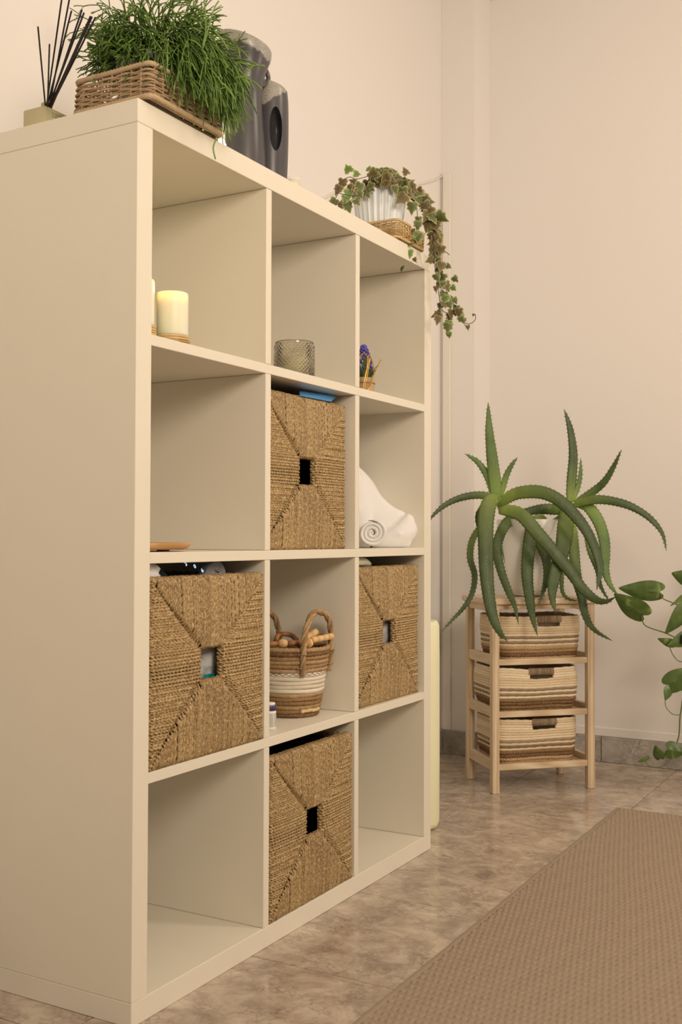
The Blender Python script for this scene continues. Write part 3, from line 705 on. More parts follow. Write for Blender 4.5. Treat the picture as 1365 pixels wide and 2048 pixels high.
rid=[(.001,0)]+[(.0072+.0016*(k%2),.03+.94*k/22) for k in range(23)]+[(.001,1)]
tool('ridged_roller','reddish ridged wooden roller at the back right of the tote','massage roller',[('ridges',P3(628,1279,2.36),P3(668,1270,2.38),rid,'toolwood_d')])
# white bottle with navy cap
bx,by,bz=.464,.047,.3913
t=thing('pill_bottle','tiny white plastic bottle with navy cap beside the tote basket','bottle',(bx,by,bz))
MB().lathe([(.0115,bz+.0003),(.0125,bz+.002),(.0125,bz+.035),(.0115,bz+.037)],(bx,by,0),28).build('body',M['bottle'],t)
MB().lathe([(.0122,bz+.037),(.0124,bz+.0465),(.0116,bz+.047)],(bx,by,0),28).build('cap_band',M['navy'],t)
MB().lathe([(.0106,bz+.047),(.0104,bz+.0515),(.009,bz+.0525)],(bx,by,0),28).build('cap_top',M['bottle'],t)
b=MB()
for k in range(17):
    z=bz+.006+k*.0016
    for a0,a1 in ((-1.9,-1.25),(-1.15,-.55-.1*(k%3)),(-2.7,-2.0)):
        a=np.linspace(a0,a1,6); V=[]
        for zz_ in (z,z+.0006): V+= [(bx+.0127*math.cos(w_),by+.0127*math.sin(w_),zz_) for w_ in a]
        b.add(V,[[i,i+1,i+7,i+6] for i in range(5)])
b.build('label_print',M['ink'],sub(t,'body'))

# reed diffuser
dx,dy,dz=.030,.232,1.4703
t=thing('reed_diffuser','square amber glass reed diffuser with dark reeds on the unit top','diffuser',(dx,dy,dz))
MB().bbox((dx,dy,dz),(dx+.056,dy+.052,dz+.044),.002,2).build('glass_bottle',M['amber'],t)
nc=(dx+.022,dy+.018)
MB().lathe([(.0085,dz+.043),(.0085,dz+.049),(.0097,dz+.0495),(.0097,dz+.056),(.0085,dz+.057),(.0065,dz+.056),(.0065,dz+.044)],(nc[0],nc[1],0),28).build('neck',M['amber'],t)
for k,(tip,sp) in enumerate((((76,54),.0),((99,89),.004),((125,-12),.0),((140,-8),-.002),((143,22),.002),((164,20),0),((168,26),.003),((181,33),-.003),((184,34),0),((191,35),.003),((178,40),.002))):
    a=np.array([nc[0]+random.uniform(-.004,.004),nc[1]+random.uniform(-.003,.003),dz+.040])
    q=P3(tip[0],tip[1],1.665+sp*6+random.uniform(-.01,.02)); MB().tube([tuple(a),tuple((a+q)/2),tuple(q)],.00145,6).build('reed',M['black'],t)
b=MB()
for r_,(z,L) in enumerate(((dz+.034,.026),(dz+.029,.014))):
    x=dx+.0175
    for ch in range(int(L/.0034)):
        w_=.0024; b.box((x,dy-.0003,z),(x+.0006,dy-.00005,z+.0032)); 
        if ch%2==0: b.box((x+.0006,dy-.0003,z+.0026),(x+w_,dy-.00005,z+.0032))
        if ch%3!=1: b.box((x+.0006,dy-.0003,z),(x+w_,dy-.00005,z+.0005))
        x+=.0034
b.build('label_print',M['ink'],t)

# wicker trays
def wicker(root, cx, cy, w, d, z0, h, mat, flare=0., hf=None, step=.0044, stake=.021, wr=.0021, rim=.0055):
    base=rrect(w,d,.012,4); q,u=resample(base,.0035); m=len(q); L=m*.0035
    hf=hf or (lambda x,y: 1.)
    hh=np.array([hf(a,b) for a,b in q])*h
    ns=int(L/stake)//2*2+1
    wv=MB(); k=0; z=z0+rim*1.2
    while z<z0+h-rim:
        s=1+flare*((z-z0)/h)*2/w
        off=.0020*np.sin(u*ns*PI+k*PI); nrm=q/np.linalg.norm(q,axis=1,keepdims=True)
        p=np.stack([cx+q[:,0]*s+nrm[:,0]*off,cy+q[:,1]*s+nrm[:,1]*off,np.full(m,z)+.0007*np.sin(u*40+k)],-1)
        ok=hh>(z-z0+rim*.6)
        if ok.all(): wv.tube(p,wr*random.uniform(.85,1.1),6,closed=True)
        else:
            st=np.where(~ok)[0][0]; o=np.roll(np.arange(m),-st); run=[]
            for i in list(o)+[st]:
                if ok[i]: run.append(p[i])
                else:
                    if len(run)>3: wv.tube(np.array(run),wr,6)
                    run=[]
        z+=step; k+=1
    wv.build('weave',mat,root,kind='stuff')
    sk=MB()
    for i in range(ns*2):
        j=int((i+.5)/(ns*2)*m)%m
        if i%2 : continue
        s=1+flare*2/w; sk.tube([(cx+q[j,0],cy+q[j,1],z0+.003),(cx+q[j,0]*s,cy+q[j,1]*s,z0+max(.006,hh[j]-.003))],wr*.85,6)
    sk.build('stakes',mat,root,kind='stuff')
    s=1+flare*2/w
    pr_=np.stack([cx+q[:,0]*s,cy+q[:,1]*s,z0+np.maximum(hh,.008)],-1)
    MB().tube(pr_,rim*.85,8,lobes=3,amp=.16,pitch=.02,closed=True).build('rim',mat,root)
    MB().tube(np.stack([cx+q[:,0],cy+q[:,1],np.full(m,z0+rim)],-1),rim*.85,8,lobes=3,amp=.16,pitch=.02,closed=True).build('base_rim',mat,root)
    sl=MB()
    for k in range(int(d/.012)): y=cy-d/2+.008+k*.012; sl.tube([(cx-w/2+.004,y,z0+rim*.8),(cx+w/2-.004,y,z0+rim*.8)],.0022,5)
    sl.build('bottom',mat,root)
zt=1.4703
t=thing('wicker_tray','brown wicker tray at the unit corner holding the mistletoe cactus','tray',(.122,.070,zt))
wicker(t,.113,.070,.196,.168,zt+.001,.060,M['wicker'],-.003)
b=MB(); t=thing('potted_mistletoe_cactus','bushy green mistletoe cactus in a white pot, spilling over the corner','plant',(.125,.075,zt+.011))
MB().lathe([(.040,zt+.012),(.046,zt+.016),(.060,zt+.108),(.062,zt+.118),(.057,zt+.118),(.054,zt+.10),(.001,zt+.098)],(.125,.078,0),36).build('pot',M['potw'],t)
MB().lathe([(.053,zt+.099),(.05,zt+.104),(.001,zt+.106)],(.125,.078,0),24).build('soil',M['soil'],sub(t,'pot'))
st=MB(); right=RM[:,0]; fwd=RM[:,1]
c0=np.array([.132,.074,zt+.122])
def stem(p,d,L,r,g,lvl,n,fz=-9):
    pts=[p.copy()]; step=L/n
    for k in range(n):
        d=d+np.array([0,0,-g])*step*10+np.random.RandomState(int(abs(p[0]*1e6)+k*77)%99991).normal(0,.09,3); d/=np.linalg.norm(d); p=p+d*step
        if p[0]>0.0 and -0.002<p[1] and p[2]<zt+.004: p[2]=zt+.004
        if p[1]>.44: p[1]=.44
        if p[2]<fz: break
        pts.append(p.copy())
    if len(pts)<3: return
    st.tube(np.array(pts),r,4,rnd=min(1,max(0,random.gauss(.5,.25))))
    if lvl>0:
        for _ in range(random.choice((2,2,3))):
            dd=d+np.array([random.gauss(0,.45) for _ in range(3)]); dd/=np.linalg.norm(dd)
            stem(p.copy(),dd,L*random.uniform(.35,.6),r*.9,g*1.2,lvl-1,max(3,int(n*.55)),fz)
for k in range(620):
    a=random.uniform(0,2*PI); el=math.asin(random.uniform(.0,.97)); rr=random.uniform(.0,.05)
    p=c0+np.array([rr*math.cos(a),rr*math.sin(a),0]); dr=np.array([math.cos(a)*math.cos(el),math.sin(a)*math.cos(el),math.sin(el)])
    stem(p,dr,random.uniform(.045,.082)*(1-.28*max(0,-np.dot(dr,right)))*(1+.25*max(0,dr[2]-.5)),random.uniform(.0010,.0015),1.15,2,8,zt+.008)
for k in range(300):   # longer stems that hang over the front and right
    a=random.uniform(-2.2,.35); rr=.05; el=random.uniform(.1,.8)
    p=c0+np.array([rr*math.cos(a),rr*math.sin(a),.004]); dr=np.array([math.cos(a)*math.cos(el),math.sin(a)*math.cos(el),math.sin(el)])
    far=a>-1.0
    stem(p,dr,random.uniform(.075,.125) if not far else random.uniform(.07,.115),random.uniform(.0010,.0014),2.0,1,12,zt+random.uniform(-.012,.02) if a<-1.2 else zt-.03)
st.build('stems',M['rhip'],t,kind='stuff')
for pts in (([(405,95),(412,60),(411,30),(409,0),(413,-8)]),([(405,100),(420,45),(430,15),(438,2)]),([(428,60),(445,80),(457,100)]),([(480,125),(500,130),(530,132)]),([(470,155),(490,152),(505,133),(528,131)]),([(488,154),(510,165),(524,178)]),([(434,275),(428,290),(427,300),(431,318)])):
    MB().tube(smooth_path([P3(a,b_,1.72 if a<470 and b_<200 else (1.78 if b_<260 else 1.70)) for a,b_ in pts],16),.0013,5,rnd=.7).build('long_stem',M['rhip'],t)
# small lit lamp behind the tray
t=thing('tea_lamp','tiny glowing white lamp tucked behind the wicker tray','lamp',(.262,.030,zt))
MB().lathe([(.012,zt+.0004),(.012,zt+.006),(.0095,zt+.007)],(.262,.028,0),20).build('base',M['bottle'],t)
MB().lathe([(.0095,zt+.007),(.0108,zt+.013),(.008,zt+.021),(.001,zt+.024)],(.262,.028,0),20).build('bulb',M['bulb'],t)

# jugs
def jug(mb,c,prof,H,slope,sx=1.,n=56):
    rg=np.array(right); th=np.arange(n)*2*PI/n; V=[]
    for r,z in prof:
        x=r*np.cos(th); y=r*np.sin(th); lat=x*rg[0]+y*rg[1]
        V.append(np.stack([c[0]+x,c[1]+y,c[2]+z-slope*lat*(max(0,z)/H)**4],-1))
    m=len(prof); i=np.arange(m-1)[:,None]; j=np.arange(n)[None]; j2=(j+1)%n
    mb.add(np.concatenate(V),np.stack([i*n+j,i*n+j2,(i+1)*n+j2,(i+1)*n+j],-1).reshape(-1,4).tolist()+[list(range(n))[::-1],list(range((m-1)*n,m*n))],.5)
jc=(.433,.093,zt)
t=thing('tall_jug','tall dark glazed jug with a flared, slanting crackled grey lip','jug',jc)
p=smooth_path([(.038,0.0005,0),(.042,.02,0),(.0405,.08,0),(.0345,.162,0),(.036,.20,0),(.0435,.236,0),(.0515,.262,0),(.0535,.279,0)],44)[:,:2].tolist()+[(.0528,.282),(.0505,.281),(.047,.262),(.038,.22),(.030,.16),(.03,.03),(.001,.028)]
b=MB(); jug(b,jc,p,.282,.33); b.build('body',M['jug'],t)
MB().tube(smooth_path([P3(524,128,2.15),P3(532,140,2.165),P3(537,156,2.17),P3(533,166,2.165),P3(524,172,2.15)],20),.0048,8).build('handle',M['jug'],t)
jc2=tuple(P3(541,300,2.195)[:2])+(zt,)
t=thing('small_jug','shorter dark glazed jug with an oval finger hollow, right of the tall one','jug',jc2)
p=smooth_path([(.031,.0005,0),(.034,.02,0),(.0365,.08,0),(.0372,.14,0),(.0365,.19,0),(.0345,.216,0)],40)[:,:2].tolist()+[(.032,.220),(.029,.218),(.027,.19),(.0001,.188)]
b=MB(); jug(b,jc2,p,.22,.28,n=96); jb=b.build('body',M['jug2'],t)
cut=MB(); bm=bmesh.new(); bmesh.ops.create_uvsphere(bm,u_segments=40,v_segments=28,radius=1)
pc=P3(552,256,2.168); cut.add([tuple(pc+right*v.co.x*.0128+np.array([fwd[0],fwd[1],0])*v.co.y*.034+np.array([0,0,1])*v.co.z*(.049 if v.co.z<0 else .042)) for v in bm.verts],[[v.index for v in f.verts] for f in bm.faces]); bm.free()
co=cut.build('cutter',M['jug2'],origin=(0,0,0))
md=jb.modifiers.new('b','BOOLEAN'); md.operation='DIFFERENCE'; md.object=co; md.solver='EXACT'
dg=bpy.context.evaluated_depsgraph_get(); me=bpy.data.meshes.new_from_object(jb.evaluated_get(dg)); jb.modifiers.clear(); jb.data=me; bpy.data.objects.remove(co); autosmooth(jb,40)
# small candle glass beside the jugs
q=onY(584,354,.052); cc=(q[0],.052,zt)
t=thing('small_candle','small low cream candle in clear glass right of the jugs','candle',cc)
MB().lathe([(.0175,zt+.0005),(.0185,zt+.002),(.0185,zt+.036),(.0175,zt+.0365),(.0168,zt+.036),(.0168,zt+.004),(.001,zt+.004)],cc[:2]+(0,),36).build('glass',M['thin'],t)
MB().lathe([(.0164,zt+.0045),(.0164,zt+.032),(.001,zt+.031)],cc[:2]+(0,),32).build('wax',M['wax2'],t)

# ivy in a ribbed pot, standing in a wicker tray
ix,iy=.980,.073
t=thing('handled_wicker_tray','golden wicker tray with a dipped front holding the ivy pot','tray',(ix,iy,zt))
def dip(x,y):
    if y<-.05 and -.005<x<.048: return .28
    return 1.
wicker(t,ix+.018,iy,.150,.152,zt+.001,.043,M['wicker2'],.002,dip,.0044,.013,.0019,.0038)
t=thing('potted_ivy','trailing brown-green ivy in a white ribbed pot','plant',(ix,iy,zt+.010))
b=MB(); V=[]; n=288; th=np.arange(n)*2*PI/n
prof=[(.044,.010,0),(.050,.013,.4),(.0525,.03,1),(.060,.08,1),(.0665,.126,1),(.067,.130,.9),(.0635,.130,.2),(.060,.122,0),(.056,.10,0),(.001,.098,0)]
for r,z,k in prof:
    rr=r-.0032*k*np.abs(np.sin(th*13))**1.0; V.append(np.stack([ix+rr*np.cos(th),iy+rr*np.sin(th),np.full(n,zt+z)],-1))
m=len(prof); i=np.arange(m-1)[:,None]; j=np.arange(n)[None]; j2=(j+1)%n
b.add(np.concatenate(V),np.stack([i*n+j,i*n+j2,(i+1)*n+j2,(i+1)*n+j],-1).reshape(-1,4).tolist()+[list(range(n))[::-1],list(range((m-1)*n,m*n))],.5)
b.build('pot',M['potbl'],t)
MB().lathe([(.057,zt+.101),(.05,zt+.106),(.001,zt+.108)],(ix,iy,0),24).build('soil',M['soil'],sub(t,'pot'))
# ivy leaf outline, unit size, base at the origin, tip at +y
io=[(0,0),(.18,-.10),(.36,-.08),(.46,.10),(.36,.28),(.42,.46),(.26,.55),(.14,.72),(0,1.0)]
io=io+[(-x,y) for x,y in io[-2:0:-1]]
def ivy_mesh(mat,seed):
    rs=np.random.RandomState(seed); o=np.array(io)*rs.uniform(.93,1.07,(len(io),1)); c=np.array([0,.34]); rings=[]
    V=[(0,.34,0)];A=[0.]
    for s in (.55,1.):
        for (x,y) in o:
            p=c+(np.array([x,y])-c)*s; z=-.22*abs(p[0])-.16*max(0,p[1]-.4)**1.5*2+.05*math.sin(7*p[0]+seed)*s; V.append((p[0],p[1],z)); A.append(.45 if s<1 else 1.)
    n=len(o); F=[[0,1+i,1+(i+1)%n] for i in range(n)]+[[1+i,1+n+i,1+n+(i+1)%n,1+(i+1)%n] for i in range(n)]
    me_o=MB().add(V,F,.5,A).build('leaf',mat); me=me_o.data; bpy.data.objects.remove(me_o); return me
IM=[ivy_mesh(M[k],i) for i,k in enumerate(('ivyb','ivyb','ivyg','ivyg','ivyl'))]
def put_leaf(mesh,root,pos,tipdir,nrm,size,name='leaf'):
    y=Vector(tipdir).normalized(); z=Vector(nrm); z=(z-y*z.dot(y)).normalized(); x=y.cross(z)
    o=bpy.data.objects.new(name,mesh); COL.objects.link(o); o.parent=root
    mt=Matrix((x*size,y*size,z*size)).transposed().to_4x4(); mt.translation=Vector(pos)-Vector(ORG[root.name]); o.matrix_local=mt; return o
def camn(j=.5): return Vector(-fwd)+Vector([random.gauss(0,j) for _ in range(3)])
right_v=Vector(right)
def leaf_px(px,py,d,size,ang,mesh,j=.45,root=t):
    """ang: tip direction in the picture, 0 = down, positive = to the right"""
    td=right_v*math.sin(ang)+Vector((0,0,-1))*math.cos(ang)+Vector([random.gauss(0,.2) for _ in range(3)])
    put_leaf(mesh,root,P3(px,py,d),td,camn(j),size)
vines=[[(800,362,2.56),(826,376,2.57),(848,392,2.58),(864,425,2.59),(872,470,2.60),(878,505,2.60),(884,545,2.60),(897,590,2.61),(915,618,2.61),(926,640,2.61),(938,648,2.61),(951,640,2.61),(951,628,2.61)],
 [(868,480,2.595),(869,520,2.60),(874,560,2.60),(880,600,2.60),(883,618,2.60),(897,626,2.61),(918,616,2.61)],
 [(826,378,2.57),(834,415,2.575),(835,450,2.575),(826,478,2.575),(804,500,2.57),(806,514,2.57)],
 [(760,345,2.55),(716,358,2.50),(700,354,2.48),(684,364,2.47),(676,388,2.46),(668,402,2.46)],
 [(740,372,2.52),(720,388,2.49),(700,391,2.47),(672,385,2.47)],[(880,490,2.6),(888,500,2.6),(900,510,2.6)],
 [(720,380,2.5),(708,395,2.48),(692,408,2.47),(672,409,2.46)],[(926,640,2.61),(932,652,2.61),(937,655,2.61)],[(897,626,2.61),(900,640,2.61),(897,655,2.61)]]
for v in vines:
    MB().tube(smooth_path([P3(*q) for q in v],40),.0009,5).build('vine',M['twig'],t)
rl=[]  # individually placed leaves: x, y, depth, size px, angle, mesh
def run(vine,step,s0,s1,meshes,spread=9):
    q=smooth_path([np.array(a,float) for a in vine],200); L=np.r_[0,np.cumsum(np.hypot(*np.diff(q[:,:2],axis=0).T))]; x=0
    while x<L[-1]:
        i=np.searchsorted(L,x); p=q[min(i,199)]; f=x/L[-1]
        leaf_px(p[0]+random.uniform(-spread,spread),p[1]+random.uniform(-5,5),p[2]+random.uniform(-.012,.012),(s0+(s1-s0)*f)*random.uniform(.8,1.15)/825,random.gauss(0,.7),IM[random.choice(meshes)]); x+=step
run(vines[0][:6],4.0,29,25,[0,0,1,2])
run(vines[0][5:10],11,22,20,[2,3,2,1])
run(vines[1][1:],13,19,20,[0,1,2])
for px,py,s,a,k in ((897,655,24,.1,2),(893,598,21,-.5,4),(907,560,16,.6,3),(886,570,17,0,3),(897,610,18,.3,2),(918,625,20,0,1),(921,640,18,.4,3),(908,602,16,.2,3),(898,648,18,-.1,4),(936,655,11,0,0),(948,630,6,0,0),(898,670,14,.1,4),(878,640,20,-.2,1),(893,535,14,.9,3),(903,578,15,.8,4),(867,500,16,-.3,1),(877,575,10,-.2,0)):
    leaf_px(px,py-s*.4,2.6,s/825*1.05,a,IM[k],.3)
for px,py,s,a,k in ((833,470,20,.3,4),(837,450,20,-.1,3),(837,475,24,-.3,3),(824,490,12,-1.2,0),(818,508,22,.2,4),(812,500,14,-.6,4),(805,515,9,-.4,3),(828,520,10,.5,0),(805,538,14,-.3,3),(826,462,12,-.2,0),(838,440,16,.1,2),(833,478,16,-.5,1)):
    leaf_px(px,py-s*.4,2.572,s/830*1.1,a,IM[k],.35)
for k in range(120):   # crown over the pot rim
    u=random.random(); px=706+u*116; py=350+12*abs(u-.5)*2+(u>.6)*(u-.6)*45+random.uniform(-12,12)+(15 if u<.3 else 0)
    leaf_px(px,py,2.585-.06*math.sin(u*PI)+random.uniform(-.02,.05),random.uniform(16,25)/830,random.gauss(-.2+.7*u,.8),IM[random.choice([0,1,2,2,3,0])],.5)
for px,py,s,a,k in ((700,348,20,-2.6,4),(708,350,16,1.4,4),(687,362,20,-.3,0),(680,375,20,-.4,0),(699,372,14,.2,1),(697,383,22,.3,4),(693,395,20,0,4),(672,402,20,-.4,3),(683,408,18,0,1),(695,410,22,.3,3),(690,402,16,-.7,4),(710,402,18,.4,3),(715,385,20,.6,2),(722,370,22,-.3,2),(716,380,22,.3,1),(768,344,16,1.9,3),(762,345,9,-2.5,3),(816,352,18,-2.9,1),(812,395,30,-.5,1),(805,380,26,.3,2),(826,410,26,0,2),(738,345,14,3,4)):
    leaf_px(px,py-s*.2,2.48 if px<730 else 2.53,s/850*1.1,a,IM[k],.35)

# ------------------------------------------------------------------ foam roll behind the unit
rx,ry=1.283,.116
t=thing('foam_roll','tall cream foam roll standing upright past the right end of the unit','foam roll',(rx,ry,0))
MB().lathe([(.045,.0008),(.056,.006),(.0605,.02),(.0612,.2),(.0610,.45),(.0600,.535),(.054,.548),(.046,.546),(.042,.538),(.024,.536),(.020,.541),(.001,.541)],(rx,ry,0),48).build('foam',M['roll'],t)

# ------------------------------------------------------------------ stool with baskets and the aloe
SA=-46.5*PI/180; SC=(1.922,.030)
t=thing('wooden_stand','pale pine three-tier stand against the right wall','stand',(0,0,0))
W2,D2=.157,.103; lg=.0115
for sx in (-1,1):
    for sy in (-1,1): MB().bbox((sx*W2-lg,sy*D2-lg,.0005),(sx*W2+lg,sy*D2+lg,.5665),.0015,2).build('leg',M['pineV'],t,False)
MB().bbox((-.178,-.124,.567),(.180,.126,.585),.004,3).build('top_board',M['pineH'],t,False)
for z in (.402,.245,.087):
    for sy in (-1,1): MB().bbox((-W2+lg,sy*D2-.008,z-.018),(W2-lg,sy*D2+.008,z),.0012).build('rail',M['pineH'],t,False)
    for sx in (-1,1): MB().bbox((sx*W2-.008,-D2+lg,z-.019),(sx*W2+.008,D2-lg,z+.012),.0012).build('side_rail',M['pineH'],t,False)
    MB().bbox((-W2+.0085,-D2+.0085,z-.012),(W2-.0085,D2-.0085,z-.006),.0008).build('shelf_board',M['pineH'],t,False)
for sy in (-1,1): MB().bbox((-W2+lg,sy*D2-.007,.552),(W2-lg,sy*D2+.007,.5665),.0012).build('rail',M['pineH'],t,False)
for sx in (-1,1): MB().bbox((sx*W2-.007,-D2+lg,.545),(sx*W2+.007,D2-lg,.5665),.0012).build('side_rail',M['pineH'],t,False)
t.location=(SC[0],SC[1],0); t.rotation_euler=(0,0,SA)
def rope_basket(label, lx, ly, z, w, d, h, bulge, sag, hoff, seed, rz=0):
    root=thing('rope_basket',label,'basket',(0,0,0),'striped rope baskets on the stand')
    n=16; th_=h*.685/12; tk_=h*.315/4; kinds=['c']*8+['j','c','j','c']+['j']*4; CT=MB();JU=MB();JB=MB(); rs=random.Random(seed)
    for k in range(n):
        pt=th_ if k<12 else tk_; zf=(h-th_*(k+.5)) if k<12 else tk_*(15-k+.5); u=zf/h
        ww=w*(1-.10*(1-u)**2.2)+bulge*math.sin(u*PI); dd=d*(1-.10*(1-u)**2.2)+bulge*math.sin(u*PI)
        q,_=resample(rrect(ww,dd,.034,8),.0042); ang=np.arctan2(q[:,1],q[:,0])
        zz_=zf-sag*(u**2)*np.exp(-((q[:,0]+.01)/.07)**2)+.0008*np.sin(ang*3+seed+k*.2)
        p=np.stack([q[:,0]+.0006*np.sin(ang*5+k),q[:,1],zz_],-1)
        big=k>11
        tgt=JB if big else (JU if kinds[k]=='j' else CT)
        kw=dict(lobes=3,amp=.34,pitch=.026,n=9) if big else dict(lobes=3,amp=.14,pitch=.011,n=7)
        gap=(k in (2,3)); 
        if gap:
            ok=~((q[:,1]<0)&(np.abs(q[:,0]-hoff)<.035)); st_=np.where(~ok)[0][-1]; idx=np.roll(np.arange(len(q)),-(st_+1)); idx=idx[ok[idx]]
            tgt.tube(p[idx],pt*.66,**kw)
        elif k in (0,1) :
            ok=~((q[:,1]<0)&(np.abs(q[:,0]-hoff)<.034)); st_=np.where(~ok)[0][-1]; idx=np.roll(np.arange(len(q)),-(st_+1)); idx=idx[ok[idx]]
            tgt.tube(p[idx],pt*.66,**kw)
            if k==0: front=(q[:,1].min(),-.004+p[:,2][np.argmin(q[:,1]+100*(np.abs(q[:,0]-hoff)>.06))])
        else: tgt.tube(p,pt*(.66 if big else .66),closed=True,**kw)
    CT.build('cotton_rope',M['cotton'],root); JU.build('jute_stripe',M['jutew'],root); JB.build('jute_base',M['jute'],root)
    g=MB(); yy,zc=front
    for k in range(28): 
        x=hoff-.039+.078*k/27; a=np.linspace(0,2*PI,15)[:-1]; g.tube([(x+.0006*math.sin(a_),yy+.0080*math.cos(a_),zc+.0098*math.sin(a_)) for a_ in a],.0018,5,closed=True)
    g.bbox((hoff-.038,yy-.006,zc-.008),(hoff+.038,yy+.006,zc+.008),.004)
    g.build('handle',M['jutew'],root)
    q=rrect(w*.9,d*.9,.04,8); m=len(q); V=[(a,b,.006) for a,b in q]; MB().add(V,[list(range(m))]).build('bottom',M['jute'],root,False)
    q=rrect(w-.012,d-.012,.04,8); V=[(a*.92,b*.92,.008) for a,b in q]+[(a,b,h*.62) for a,b in q]
    MB().add(V,[[i,(i+1)%m,(i+1)%m+m,i+m] for i in range(m)]).build('lining',M['cotton'],root)
    c,s_=math.cos(SA),math.sin(SA); root.location=(SC[0]+lx*c-ly*s_,SC[1]+lx*s_+ly*c,z); root.rotation_euler=(0,0,SA+rz)
rope_basket('striped rope basket on the upper shelf of the stand',-.004,-.012,.3975,.268,.182,.132,.004,.003,.022,1,.02)
rope_basket('bulging striped rope basket on the middle shelf of the stand',-.018,-.010,.2405,.272,.186,.134,.012,.008,.014,2,-.03)
rope_basket('striped rope basket on the bottom shelf of the stand',-.014,-.008,.0825,.268,.180,.135,.004,.003,.020,3,.0)

# aloe
ax_,ay_=P3(1056,1198,3.40)[:2]; az=.5855
t=thing('potted_aloe','large aloe in a white pot on the pine stand','plant',(ax_,ay_,az))
MB().lathe([(.052,.0005),(.064,.006),(.074,.03),(.086,.10),(.095,.20),(.098,.236),(.096,.241),(.090,.240),(.087,.22),(.001,.218)],(ax_,ay_,az),56).build('pot',M['potw'],t)
MB().lathe([(.088,.218),(.06,.225),(.001,.228)],(ax_,ay_,az),30).build('soil',M['soil'],sub(t,'pot'))
def aloe_leaf(pts, w, d0, d1, light=False, thick=.34, spines=True, dm=None):
    m=len(pts); pp=[P3(a,b_,(d0+(d1-d0)*i/(m-1)) if dm is None else np.interp(i/(m-1),[0,.5,1],[d0,dm,d1])) for i,(a,b_) in enumerate(pts)]
    p=smooth_path(pp,34); n=len(p); tg=np.gradient(p,axis=0); tg/=np.linalg.norm(tg,axis=1,keepdims=True)
    s=np.cross(tg,-np.array(fwd)); s/=np.linalg.norm(s,axis=1,keepdims=True)+1e-9; nn=np.cross(s,tg)
    u=np.linspace(0,1,n); prof=np.interp(u,[0,.08,.25,.5,.75,.92,1],[.45,.85,1,.88,.62,.28,.03]); hw=w*3.35/FPX/2*prof
    V=[];K=8
    for k in range(K):
        a=2*PI*k/K; x=math.cos(a); y=math.sin(a)*thick
        y=y+.20*x*x   # channelled upper side
        V.append(p+s*(hw*x)[:,None]+nn*(hw*(y-.1))[:,None])
    V=np.stack(V,1).reshape(-1,3); F=[[i*K+j,i*K+(j+1)%K,(i+1)*K+(j+1)%K,(i+1)*K+j] for i in range(n-1) for j in range(K)]+[list(range(K))[::-1],list(range((n-1)*K,n*K))]
    mb=MB(); mb.add(V,F,.5,np.repeat(u,K))
    L=np.r_[0,np.cumsum(np.linalg.norm(np.diff(p,axis=0),axis=1))]
    if spines:
        x=.03
        while x<L[-1]*.95:
            for sg_ in (-1,1):
                xx=x+(.006 if sg_>0 else 0); c=np.array([np.interp(xx,L,p[:,q]) for q in range(3)]); i=min(np.searchsorted(L,xx),n-1)
                e=c+s[i]*sg_*hw[i]*.96+nn[i]*hw[i]*.1; tip=e+s[i]*sg_*.0046+tg[i]*.0020; r=.0014
                mb.add([tuple(e-tg[i]*r*1.3),tuple(e+tg[i]*r*1.3),tuple(e+nn[i]*r),tuple(tip)],[[0,1,3],[1,2,3],[2,0,3]],.5,[u[i]]*4)
            x+=.013
    mb.build('leaf',M['aloe_l' if light else 'aloe'],t)
